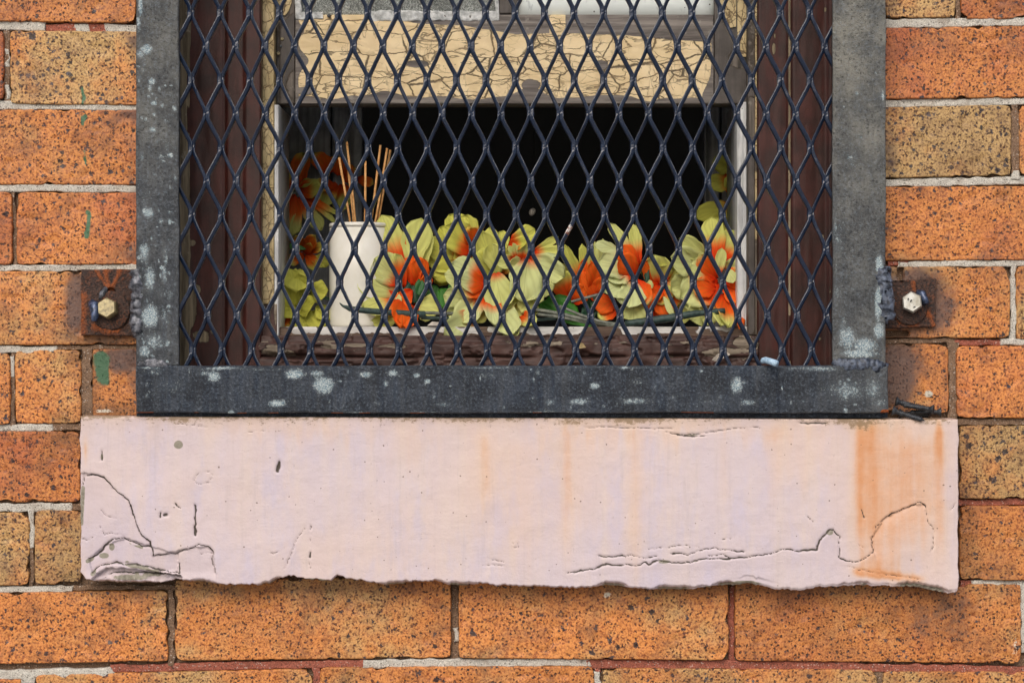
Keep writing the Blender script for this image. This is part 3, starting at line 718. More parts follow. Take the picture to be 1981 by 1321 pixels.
# ------------------------------------------------------------------ pink window sill
BOT = np.array([(150, 1106), (158, 1112), (166, 1124), (200, 1129), (260, 1131), (320, 1128), (345, 1122), (380, 1127), (430, 1131), (505, 1133), (520, 1130), (535, 1121), (560, 1115), (600, 1121), (640, 1124), (652, 1113), (670, 1118), (700, 1123), (745, 1132), (775, 1130), (800, 1124), (845, 1123), (868, 1131), (900, 1132), (930, 1128), (960, 1132), (1050, 1133), (1090, 1136), (1140, 1136), (1160, 1131), (1190, 1131), (1240, 1137), (1280, 1138), (1330, 1139), (1360, 1134), (1400, 1131), (1450, 1126), (1465, 1129), (1500, 1137), (1550, 1139), (1585, 1133), (1640, 1130), (1700, 1130), (1770, 1132), (1800, 1137), (1835, 1144), (1852, 1142), (1860, 1132)], float)
CRACKS = [
 ([(157, 940), (162, 922), (178, 917), (200, 923), (212, 935), (225, 950), (248, 968), (257, 988), (262, 1010), (274, 1036), (289, 1047), (296, 1075)], 1.1),
 ([(296, 1075), (340, 1071), (368, 1060), (385, 1053), (402, 1057), (413, 1068), (409, 1080), (418, 1110)], .9),
 ([(412, 1070), (385, 1071)], .5), ([(157, 1041), (172, 1044), (183, 1036)], .6), ([(193, 1018), (200, 1035), (215, 1030), (237, 1036)], .7),
 ([(168, 1083), (188, 1074), (203, 1055), (218, 1043), (240, 1040), (252, 1048), (275, 1056), (290, 1057)], 1.3),
 ([(178, 1108), (190, 1096), (205, 1092), (225, 1086), (245, 1093), (262, 1092), (300, 1101), (345, 1109), (347, 1090)], 1.2),
 ([(200, 1120), (215, 1108), (250, 1108), (300, 1109), (345, 1114)], 1.2), ([(160, 930), (156, 1010)], .5), ([(195, 985), (205, 1000), (225, 1003)], .5),
 ([(1098, 1109), (1125, 1104), (1145, 1101), (1175, 1091), (1198, 1092), (1235, 1093), (1248, 1087), (1256, 1092), (1275, 1083), (1300, 1088), (1335, 1088), (1350, 1083), (1378, 1081), (1410, 1080), (1440, 1079), (1465, 1074), (1490, 1071), (1510, 1064), (1530, 1062), (1545, 1066), (1580, 1063), (1586, 1045), (1603, 1026), (1612, 1025), (1624, 1040), (1625, 1060), (1623, 1077), (1636, 1085), (1660, 1086), (1678, 1076), (1690, 1066)], 1.2),
 ([(1157, 1076), (1175, 1077), (1220, 1074), (1252, 1080), (1270, 1076)], .9), ([(1255, 1062), (1285, 1059), (1325, 1056), (1352, 1059)], .7),
 ([(1298, 1071), (1318, 1070), (1332, 1073), (1358, 1064), (1380, 1060), (1410, 1063), (1438, 1068)], 1.0), ([(1370, 1075), (1400, 1074), (1410, 1079)], .9), ([(1398, 1043), (1405, 1040), (1413, 1043)], .8),
 ([(1690, 1066), (1687, 1042), (1696, 1018), (1710, 1003), (1738, 988), (1765, 976), (1778, 971), (1790, 978)], 1.1), ([(1790, 978), (1795, 1008), (1808, 1026), (1807, 1045), (1802, 1066)], .8),
 ([(1640, 1094), (1665, 1102), (1690, 1107), (1740, 1114), (1780, 1119)], .6), ([(1660, 1052), (1670, 1060), (1672, 1058)], .6),
 ([(1130, 827), (1175, 825), (1200, 827), (1240, 829), (1300, 829)], .6), ([(1288, 836), (1315, 840), (1345, 839), (1380, 834), (1420, 829), (1470, 827)], .7), ([(1310, 841), (1335, 844), (1365, 843)], .9),
 ([(378, 978), (378, 1035)], 1.4), ([(539, 893), (537, 910)], 2.2), ([(590, 1020), (572, 1045), (564, 1070), (550, 1100)], .6), ([(600, 1014), (600, 1022)], 1.5), ([(600, 1068), (600, 1078)], 1.5), ([(600, 1000), (600, 1110)], .35),
 ([(375, 928), (385, 916), (405, 913), (412, 920), (405, 933), (385, 937), (375, 930)], .5), ([(522, 1066), (530, 1072), (537, 1068)], .8), ([(195, 872), (196, 890)], 1.6), ([(311, 990), (309, 1000)], 1.6), ([(323, 995), (318, 996)], 1.8), ([(340, 975), (346, 982)], 1.8),
 ([(1562, 1000), (1572, 1010)], 1.0), ([(1668, 985), (1670, 1002)], 1.6), ([(988, 1050), (1004, 1051), (1005, 1058), (990, 1057)], .4), ([(345, 820), (400, 826)], .5), ([(1545, 818), (1600, 820)], .9), ([(480, 835), (510, 833)], .4), ([(930, 1095), (950, 1092), (975, 1094)], .5), ([(953, 1083), (975, 1086)], .5), ([(1850, 975), (1840, 985)], .6)]
def sill_crack(px, py):
    jx = px + (fbm(px, py, 9, 31, 2) - .5) * 5; jy = py + (fbm(px, py, 9, 32, 2) - .5) * 5
    r = np.zeros(px.shape)
    for pts, w in CRACKS:
        xs = [p[0] for p in pts]; ys = [p[1] for p in pts]
        m = (px > min(xs) - 12) & (px < max(xs) + 12) & (py > min(ys) - 12) & (py < max(ys) + 12)
        if not m.any(): continue
        d = polydist(jx[m], jy[m], pts)
        wv = w * (0.55 + 1.4 * vn(px[m], py[m], 24, 40) ** 1.6)
        r[m] = np.maximum(r[m], np.exp(-(d / (wv * 1.25)) ** 2) * min(1.0, .45 + w * .5))
    return r
POLY_L = [(150, 915), (180, 917), (200, 923), (225, 950), (248, 968), (262, 1010), (274, 1036), (289, 1047), (296, 1075), (368, 1060), (400, 1057), (412, 1068), (418, 1112), (420, 1150), (140, 1150)]
POLY_R = [(1690, 1066), (1687, 1042), (1710, 1003), (1765, 976), (1790, 978), (1795, 1008), (1808, 1026), (1802, 1070), (1790, 1110), (1700, 1105)]
POLY_B = [(1125, 1104), (1175, 1091), (1235, 1093), (1275, 1083), (1335, 1088), (1378, 1081), (1465, 1074), (1510, 1064), (1580, 1063), (1603, 1026), (1624, 1040), (1623, 1077), (1660, 1086), (1690, 1066), (1700, 1108), (1640, 1094), (1400, 1100), (1150, 1112)]
POLY_C = [(170, 1083), (203, 1055), (240, 1040), (290, 1057), (345, 1072), (345, 1109), (262, 1092), (205, 1092), (178, 1108)]
POLY_D = [(185, 1112), (205, 1098), (260, 1100), (350, 1114), (360, 1140), (160, 1140)]
def soft(px, py, poly, seed):
    jx = px + (fbm(px, py, 10, seed, 2) - .5) * 5; jy = py + (fbm(px, py, 10, seed + 1, 2) - .5) * 5
    return inpoly(jx, jy, poly).astype(float)
def edge_scallop(px):
    return np.interp(px, BOT[:, 0], BOT[:, 1]) + 1 - np.abs(fbm(px, px * 0, 11, 77, 3) - .5) * 10 + (vn(px, px * 0, 6, 79) - .5) * 1.6
def sill_h(px, py):
    h = (fbm(px, py, 160, 51, 2) - .5) * 0.003 + (fbm(px, py, 30, 52, 2) - .5) * 0.0006
    h = h - 0.0026 * soft(px, py, POLY_L, 61) * sstep(1135, 1100, py) - 0.0026 * soft(px, py, POLY_R, 63) * np.exp(-polydist(px, py, CRACKS[15][0] + CRACKS[16][0]) / 14) - 0.0028 * soft(px, py, POLY_B, 65) * np.exp(-polydist(px, py, CRACKS[8][0]) / 9)
    h = h - 0.0022 * soft(px, py, POLY_C, 67) - (0.004 + 0.006 * fbm(px, py, 13, 70, 3)) * soft(px, py, POLY_D, 69)
    h = h - 0.0016 * sill_crack(px, py)
    # broken arris along the bottom: where the stone has spalled the lip rolls back
    db = edge_scallop(px) - py
    sp = sstep(.42, .7, fbm(px, px * 0 + 5, 60, 81, 3))
    h = h - (1 - sstep(0, 2 + 7 * sp, db)) * (0.001 + 0.006 * sp) * (.5 + fbm(px, py, 8, 83, 2))
    h = h - 0.0015 * np.exp(-((px - 1460) / 30) ** 2) * (db < 12)
    return h
RUSTS = [(1664, 9, 806, 1095, .36), (1676, 28, 806, 1100, .34), (1690, 44, 806, 1120, .30), (1735, 85, 800, 1130, .5), (1816, 7, 795, 905, .6), (1818, 16, 812, 1130, .42), (1098, 12, 815, 1100, .36), (1110, 45, 812, 1040, .3), (1228, 16, 822, 1125, .45), (1500, 20, 815, 960, .25), (940, 12, 830, 990, .3), (930, 40, 812, 1000, .25), (1560, 60, 812, 940, .28), (1005, 60, 840, 1120, .3), (800, 40, 815, 880, .25), (600, 160, 806, 840, .35), (1300, 300, 806, 835, .38), (165, 5, 838, 850, .8), (1400, 14, 815, 1000, .2), (1770, 50, 840, 1060, .34)]
def sill_rust(px, py):
    r = np.zeros(px.shape)
    for x, w, a, b, k in RUSTS:
        ww = w * (1 + .5 * (vn(px, py, 120, int(x)) - .5)); a = a + (fbm(px, px * 0, 9, int(x), 2) - .5) * 26; b = b + (fbm(px, px * 0, 13, int(x) + 3, 2) - .5) * 120
        r = r + k * np.exp(-((px - x) / ww) ** 2) * sstep(a - 10, a + 34, py) * (1 - sstep(b - (b - a) * .35, b + 30, py))
    r = r + .95 * np.exp(-((py - (1106 + (px - 1650) * .10)) / 9) ** 2) * sstep(1640, 1665, px) * (1 - sstep(1770, 1800, px))
    r = r + .5 * np.exp(-((px - 1690) / 45) ** 2 - ((py - 1095) / 22) ** 2)
    return np.clip(r, 0, 1.3)
def sill_dirt(px, py):
    base = .55 * np.exp(-np.clip(py - 807, 0, 999) / 4.0) + .7 * np.exp(-np.clip(py - 805, 0, 999) / 20.0) * (.4 + .6 * sstep(.4, .6, fbm(px, py * 0, 70, 91, 3)))
    return base + .45 * sstep(870, 815, py) + blobs(px, py, [(1665, 820, 26, 14, 1.0), (1640, 815, 60, 8, .8), (350, 812, 30, 8, .7), (900, 812, 80, 8, .5), (1105, 816, 26, 8, 1.0), (1230, 812, 60, 9, 1), (1800, 812, 40, 8, .7)])
CHIPS = [(345, 860, 11, 10), (197, 884, 3, 9), (200, 1075, 12, 7), (215, 1058, 7, 9), (1285, 1086, 16, 5, .9), (1345, 1085, 10, 3, .7), (1605, 1029, 9, 7, 1), (1440, 1128, 40, 7, .95), (1380, 1136, 30, 5, .8), (250, 1118, 60, 9, .75), (600, 1122, 50, 6, .8), (1340, 841, 24, 3, .7), (245, 1087, 8, 4, .7)]
def sill_chip(px, py):
    db = edge_scallop(px) - py
    sp = sstep(.42, .7, fbm(px, px * 0 + 5, 60, 81, 3))
    near = np.full(px.shape, 1e3)
    for i in (5, 6, 7, 8, 11):
        near = np.minimum(near, polydist(px, py - 2.5, CRACKS[i][0]))
    miss = np.exp(-(near / 5.0) ** 2) * sstep(.56, .70, fbm(px, py, 46, 97, 3))
    return np.maximum(np.maximum(blobs(px, py, CHIPS), miss), .75 * (1 - sstep(1, 2 + 7 * sp, db)) * sp)
sill = thing('window_sill', 'pale pink painted stone window sill with rust runs, cracks and a broken lower edge', 'window sill', W(1005, 1130, -0.03))
def sill_warp(px, py, e):
    ex = np.minimum(px - 153, 1856 - px)
    k = np.exp(-ex / 4)
    return px + np.where(px < 1000, 1, -1) * k * (fbm(py, py * 0, 22, 93, 3) * 5 - 1) + (py - 970) * (.006 if False else 0.0), py
sb = panel('sill_block', 153, 1856, 807, 1130, -0.034, 0.16, 2.1, SILL, sill, sill_h,
      {'crack': sill_crack, 'rust': sill_rust, 'dirt': sill_dirt, 'chip': sill_chip, 'layer': lambda a, b: np.maximum.reduce([soft(a, b, POLY_L, 61), soft(a, b, POLY_R, 63), .7 * soft(a, b, POLY_B, 65)]) * (.4 + .6 * fbm(a, b, 50, 421, 3))}, 3.5, sill_warp, (-2, 4),
      yfun=lambda PX, V: 807 + V * (edge_scallop(PX) - 807))

# ------------------------------------------------------------------ security grille
FY = -0.040
grille = thing('security_grille', 'dark welded steel window grille with diamond mesh in a flat bar frame', 'grille', W(990, 800, FY))
WORN_B = [(415, 728, 18, 12, .9), (400, 722, 26, 6, .7), (570, 724, 24, 13, 1), (625, 745, 26, 20, 1.05), (612, 722, 20, 8, .8), (535, 780, 22, 9, .9), (706, 725, 18, 8, .9), (760, 722, 14, 8, .9), (748, 742, 9, 8, .8), (805, 726, 8, 6, .9), (826, 738, 8, 6, .95), (730, 780, 14, 6, .6), (860, 782, 30, 8, .55), (1065, 778, 18, 10, .7), (1120, 777, 34, 9, .75), (1230, 776, 40, 9, .65), (1150, 747, 12, 9, .85), (1268, 748, 8, 10, .7), (1303, 770, 10, 8, .6), (1425, 745, 15, 22, .95), (1445, 778, 24, 9, .7), (1040, 720, 6, 8, .7), (1130, 722, 6, 6, .7), (1640, 755, 70, 34, .55), (1690, 750, 30, 40, .6), (300, 720, 30, 10, .5), (330, 745, 50, 26, .5), (1590, 715, 60, 8, .6), (480, 715, 200, 5, .45), (1700, 780, 30, 14, .6), (1380, 778, 60, 8, .5)]
WORN_L = [(271, 8, 6, 28, 1), (268, 45, 6, 20, .7), (284, 96, 15, 12, 1.0), (272, 104, 10, 12, .8), (294, 157, 8, 8, 1.0), (290, 170, 6, 12, .8), (297, 200, 9, 6, .9), (313, 205, 6, 6, .8), (298, 222, 6, 6, .9), (283, 230, 7, 6, .8), (338, 211, 5, 7, .9), (296, 251, 10, 8, 1.0), (306, 270, 12, 8, .6), (276, 135, 8, 8, .6), (330, 182, 8, 6, .5), (313, 305, 12, 20, .5), (275, 300, 8, 20, .6), (340, 345, 8, 10, .6), (286, 412, 16, 14, 1), (311, 428, 8, 8, .8), (280, 400, 8, 30, .6), (320, 490, 12, 26, .6), (280, 490, 14, 26, .8), (290, 540, 14, 34, .75), (318, 535, 8, 26, .7), (290, 612, 20, 26, 1.0), (320, 620, 16, 30, .55), (300, 660, 30, 24, .65), (280, 680, 16, 14, .8), (330, 570, 12, 20, .5)]
WORN_R = [(1702, 512, 9, 24, 1.0), (1700, 590, 9, 50, .9), (1640, 655, 24, 28, .85), (1672, 668, 30, 20, .95), (1700, 640, 13, 20, 1.0), (1650, 560, 10, 8, .5), (1657, 180, 6, 6, .8), (1707, 185, 3, 14, .9), (1660, 685, 50, 10, .9), (1616, 430, 4, 30, .6), (1617, 520, 4, 60, .5), (1706, 120, 3, 60, .4), (1632, 640, 12, 40, .6)]
rw = random.Random(77)
WORN_L += [(rw.uniform(268, 342), rw.uniform(110, 700), rw.uniform(2, 6), rw.uniform(2, 8), rw.uniform(.5, .95)) for _ in range(90)]
WORN_B += [(rw.uniform(270, 1710), rw.uniform(712, 795), rw.uniform(2, 7), rw.uniform(2, 9), rw.uniform(.4, .8)) for _ in range(110)]
WORN_R += [(rw.uniform(1615, 1708), rw.uniform(0, 700), rw.uniform(2, 4), rw.uniform(2, 6), rw.uniform(.4, .7)) for _ in range(40)]
WORN_R += [(rw.uniform(1615, 1708), rw.uniform(0, 700), rw.uniform(10, 26), rw.uniform(20, 60), rw.uniform(.25, .48)) for _ in range(16)]
WORN_L += [(rw.uniform(268, 342), rw.uniform(200, 700), rw.uniform(8, 22), rw.uniform(14, 40), rw.uniform(.3, .5)) for _ in range(14)]
WORN_B += [(rw.uniform(270, 1710), rw.uniform(712, 795), rw.uniform(20, 60), rw.uniform(8, 20), rw.uniform(.25, .48)) for _ in range(22)]
bar_h = lambda sd_: (lambda px, py: (fbm(px, py, 120, sd_, 2) - .5) * 0.0016 + (fbm(px, py, 7, sd_ + 1, 2) - .5) * 0.0006)
def bwarp(seed):
    return lambda px, py, e: (px + (fbm(px, py, 60, seed, 3) - .5) * 3.4, py + (fbm(px, py, 60, seed + 1, 3) - .5) * 3.4)
o = panel('frame_bar', 263, 346, -590, 707, FY, 0.007, 3.0, IRON, grille, bar_h(101), {'worn': lambda a, b: blobs(a, b, WORN_L), 'fade': lambda a, b: .42 - .30 * sstep(150, 420, b), 'rust': lambda a, b: a * 0}, 3.0, bwarp(131))
o['tone'] = 0.18; o['label'] = 'grey upright with scattered white paint spots'
o = panel('frame_bar', 1611, 1714, -590, 707, FY, 0.007, 3.0, IRON, grille, bar_h(105), {'worn': lambda a, b: blobs(a, b, WORN_R), 'fade': lambda a, b: .75 - .40 * sstep(120, 500, b), 'rust': lambda a, b: a * 0}, 3.0, bwarp(135))
o['tone'] = 0.12; o['label'] = 'pale grey upright worn at its foot'
o = panel('frame_bar', 262, 1719, 707, 799, FY - 0.0012, 0.008, 2.6, IRON, grille, bar_h(109), {'worn': lambda a, b: blobs(a, b, WORN_B) + .5 * np.exp(-((b - 711) / 3.0) ** 2) * vn(a, b, 50, 7) + .35 * np.exp(-((b - 797) / 2) ** 2), 'fade': lambda a, b: .05 + .18 * sstep(1500, 1700, a), 'rust': lambda a, b: blobs(a, b, [(1712, 797, 10, 5, 1.2)]) + .75 * (b > 797) * sstep(.62, .7, vn(a, b, 30, 3))}, 4.0, bwarp(139))  # the mask also pales thin lines along both long edges
o['tone'] = 0.06; o['label'] = 'dark slate bottom rail with pale worn patches'
o = panel('frame_bar', 262, 1719, -690, -592, FY, 0.007, 12, IRON, grille, bar_h(113), None, 4.0)
o['tone'] = 0.1

# the outer legs of the angle iron run back to the wall
for x0_, x1_, y0_, y1_ in ((263.5, 272, -680, 700), (1705, 1713, -680, 700), (264, 1717, 789, 808)):  # bottom leg, kept dark, is lowered to put shade in the gap
    o = panel('frame_leg', x0_, x1_, y0_, y1_, FY + .0085, .034, 40, IRON, grille, None, {'worn': lambda a, b: a * 0, 'rust': lambda a, b: a * 0 + .3, 'fade': lambda a, b: a * 0}, 0)
    o['tone'] = .05
# expanded metal: vertical zigzag strands that touch at the knuckles
PX, PYV, NX0, NY0 = 57.0, 65.15, 369.5, 25.0
MY = -0.0295
def strand(k, kind):
    """kind 0: swings left from its knuckle (front strand, ')' shape); kind 1: swings right (behind)"""
    ys, xs, yy, hw = [], [], [], []
    r0, r1 = -9, 10
    pts = []
    n_sub = 12
    for r in range(r0, r1 + 1):
        for q in range(n_sub):
            t = q / n_sub
            y = NY0 + (r + t) * PYV
            if y > 712: break
            # triangle wave between knuckle columns, flattened at knuckles
            a = t
            flat = 0.145 if kind == 0 else 0.105
            w = np.clip((a - flat) / (1 - 2 * flat), 0, 1)
            w = 0.86 * w + 0.14 * (w * w * (3 - 2 * w))
            ev = (r % 2 == 0)
            if kind == 1:    # from even knuckle k (left) to odd knuckle k (right)
                xe, xo = NX0 + PX * k + 2.6, NX0 + PX * (k + .5) - 2.6
            else:            # from even knuckle k (right) to odd knuckle k-1 (left)
                xe, xo = NX0 + PX * k - 2.4, NX0 + PX * (k - .5) + 2.4
            x = (xe + (xo - xe) * w) if ev else (xo + (xe - xo) * w)
            if kind == 1: dep = 0.0016
            else: dep = 0.0
            # expanded metal rolls out of plane between rows
            d2 = 0.0016 * math.cos(math.pi * (r + t))
            knuckle = max(0, 1 - min(a, 1 - a) / 0.22)
            pts.append((x + .0055 * (y - 25) + rs.uniform(-.25, .25), y, MY + dep + d2, 4.1 + .8 * knuckle if kind == 0 else 3.5 + .6 * knuckle))
    P = [W(a, b, c) for a, b, c, d in pts]
    vs, fs = [], []
    prof = [(-1, -.25), (-.86, -.78), (-.55, -1), (.55, -1), (.86, -.78), (1, -.25), (1, .8), (.7, 1), (-.7, 1), (-1, .8)]
    wv = []
    for i, p in enumerate(P):
        d = (P[min(i + 1, len(P) - 1)] - P[max(i - 1, 0)]).normalized()
        side = Vector((0, 1, 0)).cross(d).normalized()
        twv = 0.0011 * math.sin(pts[i][1] * .09 + k)
        hw_ = pts[i][3] * S0
        tw = (0.45 if d.x > 0.05 else (-0.45 if d.x < -0.05 else 0)) * (1 if True else 0)
        for a, b in prof:
            off = side * (a * hw_) + Vector((0, 1, 0)) * (b * 0.0026) + Vector((0, 1, 0)) * (a * (tw * 0.0026 + twv * .4))
            vs.append(p + off)
            wv.append(max([math.exp(-((pts[i][0] - wx) / 9) ** 2 - ((pts[i][1] - wy) / wr) ** 2) for wx, wy, wr in ((1100, 445, 18), (1510, 606, 16))]))
    n = len(prof)
    for i in range(len(P) - 1):
        for q in range(n):
            q2 = (q + 1) % n
            fs.append((i * n + q, i * n + q2, (i + 1) * n + q2, (i + 1) * n + q))
    fs.append(tuple(range(n))); fs.append(tuple((len(P) - 1) * n + q for q in range(n - 1, -1, -1)))
    me = mesh_np('mesh_strand', vs, fs, False, {'worn': wv})
    put('mesh_strand', me, MESHM, grille)
rs = random.Random(2)
for k in range(0, 23):
    strand(k, 0)
    if k < 22: strand(k, 1)

# weld beads
def bead(pts, r, mat, seed, flat=.7, jit=.22, name='weld_bead'):
    rg = random.Random(seed)
    P = []; R = []
    for i in range(len(pts) - 1):
        a = Vector(pts[i]); b = Vector(pts[i + 1])
        n = 7
        for q in range(n):
            t = q / n
            P.append(a.lerp(b, t) + Vector((rg.uniform(-1, 1), rg.uniform(-.4, .4), rg.uniform(-1, 1))) * r * .22)
            R.append(r * (0.9 + .10 * math.sin(q * 2 * math.pi / n + i * 1.7) + rg.uniform(-.13, .13)))
    P.append(Vector(pts[-1])); R.append(r * .5); R[0] = r * .4
    return tube(name, P, R, mat, grille, 16, jit * .6, seed, flat)
bead([W(266, 520, FY + .006), W(264, 550, FY + .003), W(266, 585, FY + .004), W(263, 610, FY + .005), W(267, 640, FY + .004), W(270, 648, FY + .006)], 0.0078, WELD, 3, .8)
bead([W(1706, 518, FY + .004), W(1712, 540, FY + .002), W(1714, 565, FY + .003), W(1713, 595, FY + .002), W(1718, 620, FY + .005)], 0.0088, WELD_C, 5, .6)
bead([W(266, 700, FY + .002), W(290, 703, FY + .001), W(320, 704, FY + .001), W(346, 700, FY + .004)], 0.0058, WELD, 7, .35)
bead([W(1612, 703, FY + .002), W(1640, 705, FY), W(1675, 704, FY), W(1700, 708, FY), W(1716, 716, FY + .003)], 0.0066, WELD_C, 9, .35)

# mounting brackets with bolts
def plate(x0, x1, y0, y1, seed, holes, runs, rot=(0, 0)):
    def hh(px, py):
        h = (fbm(px, py, 24, seed, 3) - .5) * 0.0018
        for cx, cy, rx, ry in holes:
            h = h - 0.006 * sstep(1.1, .8, np.hypot((px - cx) / rx, (py - cy) / ry))
        for pts, w in runs:
            h = h + 0.0012 * np.exp(-(polydist(px, py, pts) / w) ** 2)
        return h
    def ru(px, py):
        r = np.zeros(px.shape)
        for pts, w in runs: r = np.maximum(r, 1.2 * np.exp(-(polydist(px, py, pts) / (w * 1.2)) ** 2))
        return r
    return panel('mounting_plate', x0, x1, y0, y1, -0.0085, 0.0085, 1.8, RUST, grille, hh, {'rust': ru}, 2.0, lambda px, py, e: (px + (fbm(px, py, 20, seed + 5, 2) - .5) * 2.5, py + (fbm(px, py, 20, seed + 6, 2) - .5) * 2.5), rot)

def disc(name, c, r, thick, mat, parent, seg=28, hole=0.0, seed=0, axis=Vector((0, -1, 0)), cham=.25, hexa=False):
    rg = random.Random(seed)
    n = 6 if hexa else seg
    rot = axis.to_track_quat('Z', 'Y').to_matrix()
    vs, fs = [], []
    rings = [(r, 0), (r, thick * (1 - cham)), (r * (1 - cham * (.5 if hexa else .3)), thick), (r * (.86 if hexa else .6), thick * (1.0 if hexa else 1.02))]
    ph = rg.random() * 6
    for rr, z in rings:
        for k in range(n):
            t = 2 * math.pi * k / n + ph
            q = rr * (1 + (0 if hexa else rg.uniform(-.012, .012)))
            vs.append(rot @ Vector((q * math.cos(t), q * math.sin(t), z)))
    for i in range(len(rings) - 1):
        for k in range(n):
            k2 = (k + 1) % n
            fs.append((i * n + k, i * n + k2, (i + 1) * n + k2, (i + 1) * n + k))
    fs.append(tuple((len(rings) - 1) * n + k for k in range(n)))
    me = mesh_np(name, vs, fs, not hexa)
    o = put(name, me, mat)
    o.location = c
    o.parent = parent
    o.matrix_parent_inverse = Matrix.Translation(-parent.location)
    return o
pl = plate(157, 268, 521, 649, 201, [(214, 566, 9, 10), (196, 585, 8, 7)], [([(186, 522), (200, 545), (212, 562)], 3), ([(203, 522), (212, 558)], 3.5), ([(232, 522), (216, 560)], 3.5), ([(160, 575), (158, 640)], 8), ([(185, 632), (225, 640)], 8), ([(205, 635), (210, 638)], 10)])
wsh = disc('washer', W(214, 601, -0.0085), 38 * S0, 0.003, RUST, pl, seed=3)
bt = disc('bolt', W(211, 598, -0.0112), 20.5 * S0, 0.011, BOLT_T, pl, hexa=True, seed=5, axis=Vector((-.10, -1, .14)).normalized())
tube('weld_spatter', [W(178, 586, -.012), W(183, 592, -.016), W(184, 603, -.018), W(183, 612, -.02), W(182, 622, -.021)], [.0045, .0062, .0050, .0040, .0030], WELD_B, pl, 12, .05, 3)
tube('weld_spatter', [W(184, 600, -.015), W(194, 597, -.016), W(203, 593, -.014)], [.003, .0034, .002], WELD_B, pl, 10, .05, 4)
tube('weld_spatter', [W(193, 580, -.009), W(199, 567, -.011), W(206, 556, -.009)], [.0025, .0036, .0018], WELD, pl, 10, .08, 6)
pl = plate(1714, 1811, 541, 634, 211, [(1740, 545, 8, 4)], [([(1795, 603), (1808, 632)], 4), ([(1740, 610), (1770, 628)], 9), ([(1766, 545), (1769, 562)], 3.5), ([(1742, 600), (1745, 620)], 8)], (2, -2))
wsh = disc('washer', W(1760, 596, -0.0085), 33 * S0, 0.003, RUST, pl, seed=8)
bt = disc('bolt', W(1764, 586, -0.0112), 20.5 * S0, 0.0135, BOLT_W, pl, hexa=True, seed=11, axis=Vector((-.16, -1, .06)).normalized())
for (a, b) in (((1756, 580), (1758, 577)), ((1761, 583), (1764, 580)), ((1767, 595), (1771, 593))):     # worn stamped marks on the bolt head
    tube('stamped_mark', [W(a[0], a[1], -.0252), W(b[0], b[1], -.0252)], .0007, BLACK_STEEL, pl, 6)
tube('weld_spatter', [W(1775, 565, -.011), W(1784, 568, -.014), W(1789, 577, -.016), W(1792, 588, -.018)], [.003, .0046, .0034, .0040], WELD_B, pl, 12, .08, 7)
# dark cavity cut in the brick above the right bracket
# ------------------------------------------------------------------ window
win = thing('window', 'old timber sash window with maroon frame and crackled cream sash raised open', 'window', W(990, 700, 0.1))
JY = 0.075
def bare_l(px, py):
    edge = 366 + 10 * fbm(px * 0, py, 60, 301, 3) - 4
    r = 1.0 * sstep(edge + 2, edge - 2, px) * sstep(.30, .42, fbm(px, py, 70, 303, 2)+.15*(px<360))
    r = np.maximum(r, blobs(px, py, [(372, 470, 12, 10, .8), (366, 590, 18, 60, 1.0), (380, 560, 14, 16, .8), (362, 400, 10, 60, .8), (352, 250, 12, 50, .9), (390, 650, 30, 24, .7), (410, 640, 10, 14, .6), (352, 130, 10, 50, .7)]))
    return np.maximum(r, .75 * np.exp(-((px - 436.5) / 1.6) ** 2) * sstep(.45, .6, vn(px * 0, py, 60, 307)))
def jamb_h(c1, c2):
    return lambda px, py: 0.004 * sstep(c1 - 3, c1 + 2, px) - .0030 * np.exp(-((px - c1) / 3) ** 2) + .003 * sstep(c2 - 4, c2 + 4, px) + (fbm(px * 6, py, 100, 311, 2) - .5) * .0012
panel('jamb', 318, 506, OPY0, 712, JY, 0.08, 3.0, BROWN, win, jamb_h(436, 474), {'bare': bare_l}, 3.0)
def bare_r(px, py):
    r = 1.0 * np.exp(-((px - 1527.5) / 2.2) ** 2) * sstep(.40, .52, vn(px * 0, py, 90, 317))
    r = np.maximum(r, blobs(px, py, [(1497, 95, 6, 22, .75), (1499, 70, 4, 10, .7), (1513, 95, 3, 14, .6), (1595, 20, 8, 14, .6), (1590, 460, 6, 12, .7), (1600, 620, 10, 26, .6), (1585, 655, 10, 10, .6), (1604, 560, 6, 60, .55)]))
    return r
panel('jamb', 1466, 1655, OPY0, 712, JY, 0.08, 3.0, BROWN, win, jamb_h(1528, 1600), {'bare': bare_r}, 3.0)
# cream parting beads and white inner stops
panel('parting_bead', 505, 530, OPY0, 588, JY + .012, 0.06, 2.6, CREAM_V, win, lambda px, py: .0012 * (px < 524), {'bare': lambda a, b: blobs(a, b, [(532, 580, 8, 10, .9), (507, 10, 4, 60, .5)])}, 2.0)
panel('bead_foot', 505, 536, 588, 652, JY + .013, 0.06, 3, BROWN_H, win, None, {'bare': lambda a, b: blobs(a, b, [(533, 600, 4, 40, .9)])}, 2.0)
panel('parting_bead', 1447, 1461, OPY0, 648, JY + .012, 0.06, 2.4, GREYWOOD, win, None, {'bare': lambda a, b: a * 0 + .8 * vn(a, b, 40, 5)}, 2.0)
panel('cream_strip', 1461, 1467, OPY0, 648, JY + .010, 0.06, 2.4, CREAM_V, win, None, {'bare': lambda a, b: .55 * sstep(.4, .6, vn(a * 0, b, 60, 9)) + .5 * sstep(340, 480, b)}, 1.5)
panel('inner_stop', 530.5, 539, 203, 650, JY + .014, 0.12, 2.2, WHITE_P, win, None, {'bare': lambda a, b: .45 * vn(a, b, 30, 21)}, 2.0)
panel('inner_stop', 1426, 1447, 198, 650, JY + .034, 0.12, 2.2, WHITE_P, win, lambda a, b: .003 * (a > 1437), {'bare': lambda a, b: blobs(a, b, [(1447, 420, 5, 30, .7), (1446, 560, 5, 60, .7), (1440, 640, 10, 24, .6), (1445, 240, 7, 30, .6)])}, 2.0)
